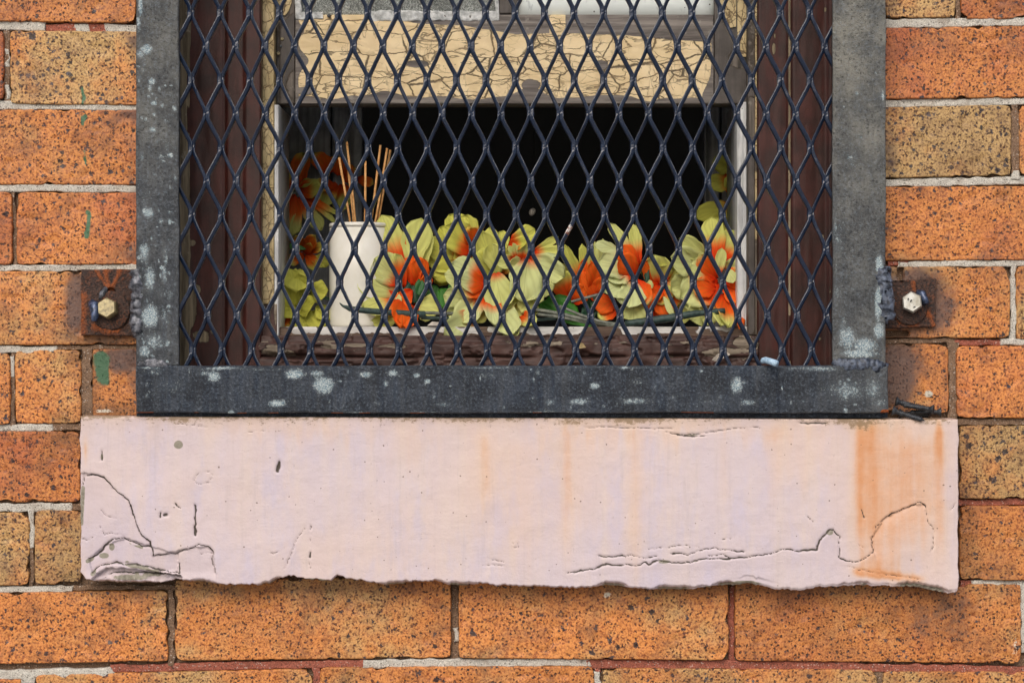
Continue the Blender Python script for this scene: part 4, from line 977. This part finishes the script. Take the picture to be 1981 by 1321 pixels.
# inner ledge with flaking white edge, and the maroon sub-sill below it
def bare_w(px, py):
    lim = 645 + 22 * (fbm(px, px * 0, 34, 331, 4) - .42)
    return sstep(lim - 1.5, lim + 1.5, py) + .6 * sstep(.58, .7, fbm(px, py, 40, 333, 3)) + .8 * np.exp(-((px - 1165) / 50) ** 2)
panel('ledge', 530, 1450, 632, 651, JY + .022, 0.26, 2.4, WHITE_H, win, lambda px, py: (fbm(px, py, 30, 335, 3) - .5) * .002, {'bare': bare_w}, 2.0)
def sub_h(px, py):
    lay = .006 * sstep(668 + 4 * (fbm(px, px * 0, 90, 341, 2) - .5), 662, py) * 0
    step = -.004 * sstep(664, 660, py)
    crack = np.exp(-((py - (690 + 7 * (fbm(px, px * 0, 120, 343, 3) - .5))) / 1.8) ** 2) * sstep(.40, .52, fbm(px, px * 0, 110, 345, 2))
    rot = blobs(px, py, [(568, 690, 36, 5, 1.2), (625, 692, 24, 4, 1.0), (1135, 690, 20, 2, .9), (1310, 688, 40, 2.5, .9)])
    return step - .010 * np.clip(crack + rot, 0, 1) + (fbm(px, py, 22, 347, 3) - .5) * .0030 - .003 * sstep(.55, .62, fbm(px, py * 3, 40, 349, 4))
def sub_bare(px, py):
    r = blobs(px, py, [(530, 680, 40, 14, .75), (640, 672, 60, 8, .55), (690, 668, 30, 4, .8), (1290, 690, 40, 6, .6), (1400, 680, 40, 14, .75), (1440, 660, 24, 30, .7), (760, 670, 60, 4, .55), (1060, 668, 40, 6, .45)])
    return r + .26 * sstep(648, 668, py) * sstep(676, 662, py)
panel('sub_sill', 500, 1468, 649, 716, JY - .008, 0.14, 2.4, BROWN_H, win, sub_h, {'bare': lambda a, b: sub_bare(a, b) + .35 * sstep(.56, .68, fbm(a, b * 3, 26, 401, 4))}, 2.5)

# raised sash
SY = JY + .030
sash = panel('sash_rail', 571, 1381, 28, 201, SY, 0.04, 2.6, CREAM, win, lambda px, py: (fbm(px, py, 40, 351, 2) - .5) * .0012 - .003 * sstep(44, 40, py + (px - 571) * -.006),
     {'bare': lambda px, py: np.maximum.reduce([
        sstep(-1, 3, py - (189 + 16 * (fbm(px, px * 0, 55, 353, 3) - .5) - 13 * np.exp(-((px - 745) / 32) ** 2) - 22 * np.exp(-((px - 1028) / 34) ** 2) - 10 * np.exp(-((px - 1195) / 40) ** 2) + 4 * np.exp(-((px - 1270) / 60) ** 2))),
        sstep(2, -2, py - (np.interp(px, [571, 775, 800, 900, 960, 1000, 1060, 1180, 1290, 1381], [38, 38, 46, 50, 62, 68, 64, 68, 76, 84]) + 5 * (fbm(px, px * 0, 40, 355, 3) - .5))) * (np.abs(px - 1078) > 16) * (px > 770),
        sstep(2, -2, px - (577 + 20 * np.exp(-((py - 118) / 18) ** 2) + 12 * np.exp(-((py - 60) / 12) ** 2))) * 1.0,
        sstep(-2, 2, px - (1376 - 18 * np.exp(-((py - 190) / 30) ** 2))),
        blobs(px, py, [(808, 124, 26, 8, 1.1), (1163, 126, 14, 10, 1.2), (1027, 165, 22, 14, 1.0), (590, 176, 22, 10, .9)])])}, 2.0)
sash['label'] = 'crackled cream bottom rail of the raised sash'
panel('sash_stile', 535, 570, OPY0, 201, SY + .003, 0.04, 3, GREYWOOD, sash, lambda px, py: -.004 * np.exp(-((px - 538) / 2) ** 2), {'bare': lambda a, b: .9 * vn(a, b, 50, 61)}, 1.5)
panel('sash_stile', 1382, 1450, OPY0, 201, SY + .002, 0.04, 3, GREYWOOD, sash, None, {'bare': lambda a, b: .9 * vn(a, b, 50, 63)}, 1.5)
panel('glazing_bar', 966, 1002, OPY0, 27, SY + .004, 0.03, 3, GREYWOOD, sash, None, {'bare': lambda a, b: .9 * vn(a, b, 50, 65)}, 2.0)
# remaining paint on the stiles
def flake_outline(name, pts, Y, mat, parent, t=.0012):
    bm = bmesh.new()
    f = [bm.verts.new(W(x, y, Y)) for x, y in pts]
    b = [bm.verts.new(W(x, y, Y + t)) for x, y in pts]
    bm.faces.new(f); bm.faces.new(b[::-1])
    n = len(pts)
    for i in range(n):
        j = (i + 1) % n
        bm.faces.new((f[i], f[j], b[j], b[i]))
    return bm_obj(name, bm, mat, parent)
flake_outline('paint_flake', [(524, -60), (528, 14), (538, 22), (546, 25), (548, 30), (552, 30), (558, 22), (564, 6), (566, -60)], SY + .0005, CREAM_V, sash)
flake_outline('paint_flake', [(1390, -80), (1394, 20), (1400, 30), (1402, 49), (1410, 50), (1413, 54), (1424, 52), (1425, -80)], SY - .0004, CREAM_V, sash)
flake_outline('paint_flake', [(1426.5, -80), (1426.5, 70), (1430, 74), (1427, 104), (1432, 110), (1450, 111), (1450, -80)], SY - .0002, CREAM_V, sash)
# panes and putty
def fg(px, py): return (fbm(px, py, 6, 371, 3) - .5) * .0010
panel('glass_pane', 572, 964, OPY0 + 40, 30, SY + .012, 0.004, 4, mat_fern_glass(), sash, fg, None, 0)['label'] = 'patterned obscure glass pane'
panel('glass_pane', 1003, 1381, OPY0 + 40, 36, SY + .010, 0.004, 30, mat_white_glass(), sash, None, None, 0)['label'] = 'whitened glass pane'
def ph(px, py): return (fbm(px, py, 12, 381, 3) - .5) * .004
def pw(px, py, e): return px + (fbm(px, py, 14, 383, 2) - .5) * 5, py + (fbm(px, py, 14, 384, 2) - .5) * 6
panel('putty', 572, 625, 24, 38, SY + .001, .012, 2.5, PUTTY, sash, ph, None, 2, pw)
panel('putty', 716, 965, 21, 41, SY + .002, .010, 2.5, PUTTY, sash, ph, None, 3, pw, (0, 1))
panel('putty', 571, 583, -100, 36, SY + .001, .012, 2.5, PUTTY, sash, ph, None, 2, pw)
panel('putty', 958, 966, -100, 40, SY + .002, .012, 2.5, PUTTY, sash, ph, None, 2, pw)
# head of the frame, out of the picture
panel('frame_head', 318, 1655, OPY0 - 10, OPY0 + 70, JY - .01, .12, 40, BROWN, win, None, None, 2)
# screw heads and dark discs painted for the shade in holes in the left stile
for x, y, m in ((546, 76, BOLT_T), (532.5 + 6, 104, BOLT_T)):
    disc('screw_head', W(x, y, SY + .003), 3.6 * S0, .0010, m, sash, 14)
disc('screw_hole_shade', W(543, 90, SY + .0028), 3.2 * S0, .0004, BLACK_STEEL, sash, 14)
disc('screw_hole_shade', W(636, 31, SY + .0012), 3.6 * S0, .0004, BLACK_STEEL, sash, 14)
# grey boards just inside the opening
panel('side_board', 500, 640, 150, 660, .33, .02, 20, BOARD, win, None, {'bare': lambda a, b: a * 0}, 2)
panel('side_board', 643, 700, 150, 660, .325, .02, 8, BOARD, win, lambda px, py: .004 * np.sin(px / 6.0), {'bare': lambda a, b: a * 0}, 2)
panel('side_board', 1363, 1392, 150, 660, .33, .02, 4, BOARD, win, lambda px, py: .003 * np.sin(px / 4.0), {'bare': lambda a, b: a * 0}, 2)
panel('side_board', 1395, 1470, 150, 660, .335, .02, 20, BOARD, win, None, {'bare': lambda a, b: a * 0}, 2)

# ------------------------------------------------------------------ pot and reeds on the ledge
PYD = 0.165
pot_c = W(695, 632, PYD)
s_p = S0 * (CAM_D + PYD) / CAM_D
pot = thing('pot', 'white glazed ceramic pot with facets holding straw reeds', 'pot', pot_c)
def lathe(name, prof, c, mat, parent, seg=48, facet=0.0):
    vs, fs = [], []
    for r, z in prof:
        for k in range(seg):
            t = 2 * math.pi * k / seg
            q = r * (1 + facet * math.cos(8 * t + .9)) if 0.01 < z < .104 else r
            vs.append((q * math.cos(t), q * math.sin(t), z))
    for i in range(len(prof) - 1):
        for k in range(seg):
            k2 = (k + 1) % seg
            fs.append((i * seg + k, i * seg + k2, (i + 1) * seg + k2, (i + 1) * seg + k))
    me = mesh_np(name, vs, fs)
    o = put(name, me, mat); o.location = c
    o.parent = parent; o.matrix_parent_inverse = Matrix.Translation(-parent.location)
    return o
R = 58 * s_p; Hh = 200 * s_p
lathe('pot_body', [(R * .3, 0.0), (R * .97, 0.0), (R * 1.0, .003), (R, Hh * .5), (R * .985, Hh * .95), (R * .93, Hh * .955), (R * .9, Hh * .9), (R * .9, .01), (0.001, .009)], pot_c, CERAMIC, pot, 96, .006)
lathe('rim', [(R * .90, Hh * .955), (R * .99, Hh * .958), (R * 1.01, Hh * .975), (R * .99, Hh * .995), (R * .95, Hh), (R * .91, Hh * .99), (R * .90, Hh * .955)], pot_c, CERAMIC, pot, 96)
REEDS = [((688, 440), (656, 305), .15, 'leftmost straw reed leaning left out of the white pot'), ((694, 440), (671, 275), .16, 'tallest left-leaning straw reed in the white pot'), ((704, 440), (707, 312), .15, 'upright middle straw reed in the white pot'),
         ((708, 440), (736, 281), .15, 'thin straw reed leaning right, first right of the upright one'), ((714, 440), (749, 287), .155, 'straw reed leaning right, front of the right-hand pair'), ((718, 440), (755, 290), .165, 'straw reed leaning furthest right from the white pot'), ((690, 440), (674, 330), .175, 'short straw reed half hidden behind the left pair')]
for (b, t, y, lab) in REEDS:
    B = W(b[0], b[1] + 60, PYD + .005); T = W(t[0], t[1], y)
    o = tube('reed_stick', [B, B.lerp(T, .5) + Vector((.0006, 0, 0)), T], 2.4 * S0, REED, None, 8)
    tag(o, lab, 'reed', 'straw reeds in the pot')

# ------------------------------------------------------------------ silk flowers
rf = random.Random(11)
def petal(parent, b, t, w, yb, yt, heart=.4, mint=.4, corner_shade=0.0, name='petal', mat=None, cup=.25, bend=.18, tipsharp=.55, roll=None):
    B = W(b[0], b[1], yb); T = W(t[0], t[1], yt)
    ax = (T - B); L = ax.length; ax.normalize()
    view = Vector((0, -1, 0)) + Vector((rf.uniform(-.35, .35), 0, rf.uniform(-.1, .45)))
    if roll is not None: view = Vector(roll)
    side = view.cross(ax).normalized(); nrm = ax.cross(side).normalized()
    if nrm.y > 0: nrm = -nrm
    nu, nv = 9, 12
    half = 1.30 * w * S0 * (CAM_D + yt) / CAM_D / 2
    vs, fs, al, ac = [], [], [], []
    crease = rf.uniform(-.05, .10); wav = rf.uniform(0, 6); cupv = cup * rf.uniform(.6, 1.4)
    for i in range(nv):
        tt = i / (nv - 1)
        prof = (max(tt, 0.02) ** .5) * (1 - max(0, tt) ** (3.2 / max(tipsharp, .1) * .55)) ** .55
        prof = max(prof, .10 if tt < .9 else 0.02) * 1.18
        for j in range(nu):
            s_ = -1 + 2 * j / (nu - 1)
            wob = 1 + .07 * math.sin(tt * 11 + wav + s_) + .04 * math.sin(tt * 23 + wav * 2)
            p = B + ax * (L * tt) + side * (half * prof * s_ * wob)
            lift = -cupv * half * (s_ * s_) * prof + crease * half * abs(s_) + bend * L * (tt ** 2 - tt) * 1.0 + .07 * half * math.sin(s_ * 5 + tt * 7 + wav) + .05 * half * tt * math.sin(s_ * 11 + wav)
            vs.append(p - nrm * lift); al.append(tt); ac.append(s_)
    for i in range(nv - 1):
        for j in range(nu - 1):
            a = i * nu + j
            fs.append((a, a + 1, a + nu + 1, a + nu))
    vs = [v - B for v in vs]
    me = mesh_np(name, vs, fs, True, {'along': al, 'across': ac})
    o = put(name, me, mat or PETAL); o.location = B
    o.parent = parent; o.matrix_parent_inverse = Matrix.Translation(-parent.location)
    md = o.modifiers.new('thickness', 'SOLIDIFY'); md.thickness = .0003; md.offset = 0
    o['heart'] = heart + (.06 if 0 < heart < 1 else 0); o['mint'] = mint; o['corner_shade'] = corner_shade
    return o
def flower(label, c, Y, plist, leaves=(), shade_mix=0.0):
    """plist: (bx, by, tx, ty, width, heart, mint, dy_base, dy_tip)"""
    f = thing('silk_flower', label, 'flower', W(c[0], c[1], Y), 'silk flowers on the ledge')
    n = len(plist)
    for q in plist:
        bx, by, tx, ty, w, he, mi = q[:7]
        yb = Y + (q[7] if len(q) > 7 else 0.004); yt = Y + (q[8] if len(q) > 8 else -.012 + rf.uniform(-.006, .006))
        if ty > 627 and shade_mix < .2: yt = min(yt, .084)
        petal(f, (bx, by), (tx, ty), w, yb, yt, he, mi, shade_mix, tipsharp=q[9] if len(q) > 9 else .55)
    for q in leaves:
        petal(f, q[:2], q[2:4], q[4], Y + q[5], Y + q[5] - .004, 0, q[6], 0, 'leaf', LEAF, .1, .1, .8)
    # hidden flower centre that carries the petals
    tube('calyx', [W(c[0], c[1], Y + .006), W(c[0] + 1, c[1] + 4, Y + .016)], [.004, .003], STEM_G, f, 8)
    return f
O = -1.0
flower('shaded yellow and red silk flower high in the left window corner', (570, 374), .27, [
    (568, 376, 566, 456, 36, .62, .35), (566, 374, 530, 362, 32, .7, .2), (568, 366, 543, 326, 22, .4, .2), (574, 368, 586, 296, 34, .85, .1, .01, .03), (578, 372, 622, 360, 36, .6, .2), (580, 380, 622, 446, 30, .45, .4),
    (584, 378, 650, 432, 14, .6, .3), (586, 374, 655, 415, 12, .7, .2), (578, 362, 605, 352, 18, .2, .2), (566, 384, 545, 448, 30, .35, .35)], shade_mix=.6)
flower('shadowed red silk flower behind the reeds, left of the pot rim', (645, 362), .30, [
    (648, 352, 622, 398, 40, .5, .2), (660, 356, 668, 405, 44, .45, .2), (640, 335, 608, 296, 34, .9, .1), (660, 345, 690, 330, 34, .9, .1), (690, 345, 722, 356, 20, .9, .2), (655, 340, 650, 300, 30, .9, .1), (648, 360, 610, 360, 30, .7, .2)], shade_mix=.6)
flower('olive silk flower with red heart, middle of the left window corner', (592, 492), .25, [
    (592, 492, 628, 516, 18, .55, .1), (592, 494, 606, 524, 16, .7, .1), (592, 488, 634, 474, 22, .55, .1), (590, 486, 572, 456, 30, .9, .1), (588, 492, 556, 508, 24, .7, .2), (594, 486, 610, 456, 26, .9, .1), (600, 505, 640, 505, 26, .1, .1), (592, 492, 600, 470, 18, .9, .1)],
    [(535, 471, 592, 482, 12, -.01, .3)], shade_mix=.65)
flower('yellow silk flower low in the left window corner, left of the pot', (572, 592), .165, [
    (574, 520, 576, 562, 54, O, .12), (574, 592, 536, 560, 48, O, .05), (572, 590, 558, 520, 40, O, .1), (578, 600, 606, 586, 44, O, .05), (578, 600, 592, 634, 46, O, .08), (560, 585, 540, 612, 46, .05, .05), (552, 606, 562, 636, 26, .75, .05), (600, 570, 634, 560, 40, O, .1), (618, 590, 634, 622, 34, O, .08), (596, 606, 630, 630, 40, O, .08), (570, 560, 600, 540, 40, O, .1)],
    [(596, 566, 640, 580, 8, .01, .9)], shade_mix=.4)
flower('large green and orange silk flower leaning on the right side of the pot', (790, 550), .142, [
    (782, 520, 738, 416, 46, .42, .35, .008, .012), (796, 520, 815, 422, 54, .1, .38, .006, .010), (816, 528, 824, 436, 34, .1, .35, .006, .01), (778, 545, 724, 500, 62, .28, .62), (768, 568, 690, 538, 52, .12, .5), (774, 576, 700, 596, 66, .40, .38), (778, 590, 716, 622, 56, .3, .3, .004, -.006),
    (780, 556, 764, 490, 30, .72, .4, .0, -.014), (800, 552, 800, 494, 44, 1.3, .3, .002, -.004), (814, 552, 812, 498, 34, 1.2, .3), (776, 572, 776, 632, 52, 1.3, .2), (790, 590, 784, 634, 46, 1.3, .2), (800, 590, 848, 604, 50, .15, .4), (796, 560, 768, 594, 30, 1.2, .3, -.002, -.014), (818, 560, 828, 530, 24, 1.2, .2), (768, 566, 771, 592, 14, O, .6, -.010, -.014)],
    [(792, 540, 806, 586, 40, .004, .9), (812, 540, 812, 572, 22, -.006, .5)])
flower('bright yellow silk flower, tallest in the middle of the row', (915, 482), .168, [
    (916, 486, 860, 440, 62, .42, .12), (908, 472, 868, 416, 44, .2, .12, .004, .012), (918, 470, 888, 420, 48, .30, .15, .008, .010), (896, 492, 824, 474, 46, .2, .12), (896, 502, 828, 510, 46, .25, .15), (896, 512, 838, 534, 44, .25, .1), (912, 496, 878, 500, 30, .8, .1), (896, 516, 840, 546, 40, .1, .08, .006, .004), (920, 476, 908, 440, 34, .9, .1), (888, 480, 850, 440, 40, .05, .1, .008, .006)],
    [(872, 548, 902, 590, 44, -.004, 0), (850, 560, 880, 600, 40, -.006, 0), (842, 552, 836, 585, 30, 0, .2)])
flower('pale yellow silk bloom right of the tallest yellow one', (962, 520), .165, [
    (958, 530, 930, 446, 46, O, .25), (962, 505, 946, 440, 28, O, .2, .006, .006), (966, 505, 974, 446, 30, O, .2, .006, .006), (954, 535, 918, 490, 50, O, .2), (964, 530, 950, 470, 40, O, .35, 0, -.010), (968, 540, 940, 548, 40, O, .25), (975, 530, 1000, 480, 40, .1, .2)])
flower('big mint green silk flower hanging over the ledge in the middle', (946, 556), .125, [
    (944, 548, 872, 510, 50, .45, .75), (942, 552, 888, 540, 44, .62, .8), (930, 550, 860, 530, 40, .1, .7, .004, .0), (942, 560, 890, 566, 30, .75, .6), (958, 528, 972, 598, 58, .12, .55, -.004, -.016), (1020, 500, 1010, 584, 66, .10, .72, -.002, -.016), (942, 566, 886, 626, 50, .38, .72), (944, 566, 958, 630, 40, .55, .8), (938, 566, 916, 606, 28, .6, .6),
    (968, 586, 988, 648, 52, .22, .75), (964, 632, 992, 660, 52, .1, .6, 0, -.008), (916, 606, 860, 648, 46, .3, .75, .004, -.004), (906, 600, 864, 606, 46, O, .7, .004, 0), (942, 592, 924, 624, 24, O, .4), (908, 580, 858, 572, 40, O, .7), (996, 572, 980, 598, 26, O, .5), (1008, 580, 994, 612, 34, O, .35), (1030, 570, 1010, 606, 40, O, .45), (1016, 590, 1030, 615, 36, O, .45, .004, .002), (1000, 612, 1036, 628, 32, .55, .4), (1036, 540, 1066, 568, 36, O, .6, .006, .006), (1030, 560, 1052, 580, 30, O, .6)])
flower('silk flower seen edge on with striped petals pointing right', (1010, 500), .140, [
    (1002, 504, 984, 476, 12, .5, .5, 0, -.01), (1003, 504, 992, 470, 12, .5, .5, 0, -.01), (1006, 504, 1002, 474, 10, .5, .5, 0, -.01), (1010, 504, 1010, 470, 10, .5, .5, 0, -.01), (1014, 504, 1020, 474, 12, .5, .5, 0, -.01), (986, 476, 1034, 442, 34, .35, .15, .008, .010), (982, 480, 1020, 464, 24, .6, .1), (1030, 490, 1080, 458, 16, .3, .3), (1030, 492, 1090, 482, 20, .3, .3), (1034, 494, 1078, 494, 9, .2, .9),
    (1022, 498, 1092, 536, 50, .18, .7), (1012, 508, 984, 516, 30, .2, .6), (996, 506, 960, 510, 30, .3, .5)])
flower('orange silk flower with upright olive petals between the mint and pale blooms', (1142, 566), .165, [
    (1134, 560, 1088, 472, 26, .45, .2), (1138, 556, 1126, 472, 20, .5, .2), (1152, 530, 1146, 466, 30, .05, .5, .006, .006), (1166, 520, 1166, 462, 14, O, .55), (1140, 568, 1132, 498, 30, 1.2, .2), (1152, 568, 1150, 504, 36, 1.3, .2), (1150, 572, 1170, 540, 30, 1.3, .2), (1158, 586, 1124, 526, 30, 1.2, .2), (1104, 582, 1078, 524, 46, .62, .2), (1108, 586, 1130, 552, 40, 1.2, .2), (1100, 560, 1085, 510, 36, .1, .2, .008, .008)],
    [(1040, 598, 1105, 580, 34, -.004, 0), (1050, 586, 1120, 606, 34, -.006, 0), (1060, 575, 1090, 600, 30, 0, 0), (1132, 560, 1150, 600, 40, .004, .9), (1150, 590, 1130, 620, 34, .004, .9), (1070, 610, 1150, 628, 22, .002, 0)])
flower('pale mint and orange silk flower with two thin petals standing up', (1226, 540), .132, [
    (1232, 510, 1178, 432, 24, .38, .5, .004, .006), (1236, 512, 1222, 432, 24, .42, .35, .004, .006), (1200, 488, 1150, 474, 24, .05, .8), (1226, 522, 1158, 506, 56, .30, .88), (1234, 512, 1196, 480, 38, 1.3, .5, .002, -.006), (1230, 532, 1200, 496, 42, 1.2, .5), (1216, 546, 1168, 566, 54, .12, .85), (1226, 546, 1216, 596, 52, .10, .85, -.002, -.016), (1226, 580, 1226, 620, 56, .02, .6, .002, -.006), (1232, 542, 1252, 590, 40, .9, .5), (1238, 560, 1250, 600, 30, 1.2, .4, .006, .004), (1190, 580, 1152, 596, 40, 1.2, .3, .006, .004), (1196, 600, 1156, 612, 34, .7, .3, .006, .004), (1222, 530, 1176, 540, 40, .3, .85), (1210, 510, 1180, 488, 34, .05, .8, .006, .004)])
flower('olive silk flower with faded orange middle behind the pale mint one', (1272, 545), .165, [
    (1278, 550, 1264, 494, 62, .3, .35), (1280, 548, 1316, 522, 60, .28, .35), (1268, 548, 1242, 504, 36, 1.1, .3), (1274, 552, 1296, 584, 44, .75, .25), (1266, 560, 1294, 608, 40, 1.3, .2), (1280, 570, 1318, 584, 40, .95, .3), (1276, 552, 1250, 580, 40, 1.2, .2), (1284, 574, 1302, 612, 12, O, .8, -.014, -.018), (1262, 612, 1304, 602, 36, .45, .35), (1290, 540, 1330, 560, 44, .2, .35), (1250, 540, 1261, 558, 14, O, .6, -.012, -.014), (1300, 600, 1340, 610, 40, O, .4)],
    [(1246, 512, 1252, 546, 16, -.01, .9)])
flower('large orange hearted silk flower beside the right white stop', (1392, 545), .136, [
    (1364, 490, 1314, 462, 30, O, .5), (1364, 496, 1312, 484, 30, O, .5), (1360, 512, 1298, 498, 54, .05, .65), (1386, 536, 1336, 512, 44, .55, .6), (1386, 540, 1352, 492, 32, .85, .5), (1390, 548, 1316, 576, 68, .55, .65), (1340, 546, 1298, 562, 48, O, .6, .004, .002), (1388, 560, 1322, 592, 48, .4, .65), (1388, 508, 1376, 420, 42, .45, .3, .006, .010), (1394, 506, 1424, 446, 48, .42, .35, .006, .008), (1400, 540, 1438, 534, 40, .7, .4), (1404, 552, 1434, 586, 46, .95, .3),
    (1398, 568, 1408, 632, 46, .72, .35), (1388, 576, 1396, 630, 40, .5, .4), (1364, 592, 1336, 618, 48, O, .6), (1408, 520, 1418, 548, 22, O, .7, -.01, -.014), (1402, 520, 1430, 510, 30, .1, .6), (1424, 590, 1430, 636, 24, 1.3, .1), (1384, 560, 1340, 556, 40, 1.0, .4, -.002, -.012), (1392, 530, 1396, 480, 20, .2, .5, -.008, -.012), (1380, 590, 1360, 625, 40, .1, .55)])
flower('shaded olive silk flower high in the right window corner', (1420, 380), .27, [
    (1424, 350, 1366, 360, 36, .45, .1), (1426, 320, 1378, 318, 38, .3, .1), (1420, 400, 1348, 424, 44, .2, .1), (1434, 400, 1402, 446, 36, .9, .1), (1424, 380, 1410, 340, 30, .5, .1), (1428, 395, 1440, 440, 40, .6, .1), (1420, 410, 1380, 440, 40, .1, .1), (1424, 370, 1434, 320, 36, .2, .1)], shade_mix=.45)

# loose stems lying along the ledge
def stem(label, pts, rad, mat, Ys):
    P = [W(x, y, Y) for (x, y), Y in zip(pts, Ys)]
    Q = []
    for i in range(len(P) - 1):
        for q in range(6): Q.append(P[i].lerp(P[i + 1], q / 6))
    Q.append(P[-1])
    for _ in range(2):
        Q = [Q[0]] + [(Q[i - 1] + Q[i] * 2 + Q[i + 1]) / 4 for i in range(1, len(Q) - 1)] + [Q[-1]]
    n = len(Q)
    rr = np.interp(np.linspace(0, 1, n), np.linspace(0, 1, len(rad)), rad) * S0
    o = tube('flower_stem', Q, [float(r) for r in rr], mat, None, 10, .08, 5)
    return tag(o, label, 'stem', 'loose flower stems')
stem('dark wrapped flower stem with a hooked tip in front of the pot', [(657, 586), (663, 592), (680, 598), (720, 602), (770, 606), (812, 608), (822, 608)], [.8, 2.5, 6, 6, 6.5, 7, 6.5], STEM, [.092, .094, .096, .098, .104, .110, .112])
stem('pair of grey stems running from the dark wrapped stem, in the middle', [(815, 605), (850, 606), (890, 607), (940, 602)], [3, 3.5, 3.5, 3], STEM_G, [.115, .12, .125, .14])
stem('lower dark stem below the grey pair in the middle', [(815, 614), (860, 616), (900, 615)], [4, 3.5, 3], STEM, [.118, .122, .13])
stem('teal wrapped flower stem with a blunt end pointing right', [(1210, 626), (1250, 622), (1300, 614), (1340, 607), (1380, 603), (1402, 601)], [6, 8, 8, 7, 6, 5.5], STEM, [.100, .096, .094, .094, .096, .098])
stem('longest grey stem feeding into the teal wrapped stem', [(1030, 598), (1080, 606), (1140, 620), (1190, 630), (1225, 628)], [3.5, 4, 5, 6, 6], STEM_G, [.125, .115, .108, .104, .101])
stem('grey stem crossing above the longest one', [(1082, 592), (1120, 608), (1160, 622), (1210, 630)], [2.8, 3, 3.5, 4], STEM_G, [.112, .108, .104, .103])
stem('lowest grey stem near the ledge edge', [(1040, 608), (1090, 614), (1140, 624), (1200, 634)], [3, 3.5, 4, 4.5], STEM_G, [.122, .114, .11, .106])
stem('short grey stem slanting up to the orange flower', [(1105, 584), (1130, 577), (1165, 568)], [2.5, 3, 3], STEM_G, [.125, .12, .118])
stem('thin dark stem end behind the middle flowers', [(1020, 618), (1045, 618), (1075, 616)], [5, 3.5, 3], STEM, [.13, .13, .132])

# ------------------------------------------------------------------ small things
tag(tube('metal_pin', [W(1474, 700, -.036), W(1477, 697, -.038), W(1481, 696.5, -.041), W(1490, 699, -.050), W(1502, 703, -.058)], [.0024, .0032, .0034, .0034, .0034], PIN, None, 14), 'short pale blue metal pin lying on the bottom rail', 'pin')

def screw_mesh():
    prof = [(0.0, .0002), (.0052, 0.0), (.0053, .0006), (.0034, .0032), (.0023, .0052)]
    z = .0056
    while z < .030:
        prof += [(.0023, z), (.0032, z + .0006), (.0023, z + .0013)]; z += .0022
    prof += [(.0012, .0325), (.0002, .0355)]
    seg = 14
    vs, fs = [], []
    for r, zz in prof:
        for k in range(seg):
            t = 2 * math.pi * k / seg
            vs.append((max(r, .0001) * math.cos(t), max(r, .0001) * math.sin(t), zz))
    for i in range(len(prof) - 1):
        for k in range(seg):
            k2 = (k + 1) % seg
            fs.append((i * seg + k, i * seg + k2, (i + 1) * seg + k2, (i + 1) * seg + k))
    return mesh_np('screw', vs, fs)
SM = screw_mesh()
SCREWS = [((1733, 776), (1795, 791), -.020, -.022, 'uppermost black screw of the small pile at the right end of the sill'), ((1727, 794), (1775, 809), -.028, -.036, 'black screw with its head against the rail end, tip on the sill'), ((1806, 792), (1750, 784), -.034, -.022, 'black screw lying across the others, head facing right above the rust streak'), ((1821, 797), (1762, 797), -.022, -.018, 'rightmost black screw of the pile, head next to the mortar joint'), ((1740, 800), (1798, 803), -.018, -.014, 'lowest black screw at the back of the pile')]
for (a, b, ya, yb, lab) in SCREWS:
    A = W(a[0], a[1], ya); B = W(b[0], b[1], yb)
    o = put('screw', SM, BLACK_STEEL)
    o.location = A
    o.rotation_euler = (B - A).to_track_quat('Z', 'Y').to_euler()
    tag(o, lab, 'screw', 'black screws on the sill')

# pale speck inside the room, shown as a bead on an added cord
pull = thing('pale_speck', 'tiny pale oval speck glimpsed in the dark room', 'speck', W(1027, 411, .36))
kb = lathe('pull', [(.0002, 0), (.0022, .0006), (.0036, .003), (.0038, .006), (.0026, .0088), (.0002, .0098)], W(1026, 417, .36), FLAKE, pull, 18)
kb.rotation_euler = (0, .5, 0)
tube('cord', [W(1030, 402, .36), W(1033, 300, .36), W(1034, 100, .36)], .0006, ROOM, pull, 6)
# flakes on the ledge edge
for i, (x, y, pts, lab) in enumerate([(1120, 668, [(-14, -2), (-4, -8), (8, -4), (14, 4), (2, 6), (-10, 4)], 'dry brown scrap on the sub sill below the middle flowers'), (1395, 690, [(-18, 6), (-6, -6), (10, -10), (18, -4), (6, 2), (-8, 10)], 'pale curled paint flake at the right end of the sub sill'), (838, 626, [(-12, 4), (-2, -4), (10, -3), (12, 4)], 'small pale paint flake on the ledge right of the pot')]):
    bm = bmesh.new()
    f = [bm.verts.new(W(x + a, y + b, .058 - .002 * math.sin(a)) if i < 2 else W(x + a, y + b, .094)) for a, b in pts]
    bm.faces.new(f)
    r = bmesh.ops.extrude_face_region(bm, geom=list(bm.faces))
    for v in r['geom']:
        if isinstance(v, bmesh.types.BMVert): v.co.y += .0015
    tag(bm_obj('paint_scrap', bm, FLAKE if i else HUSK), lab, 'scrap')
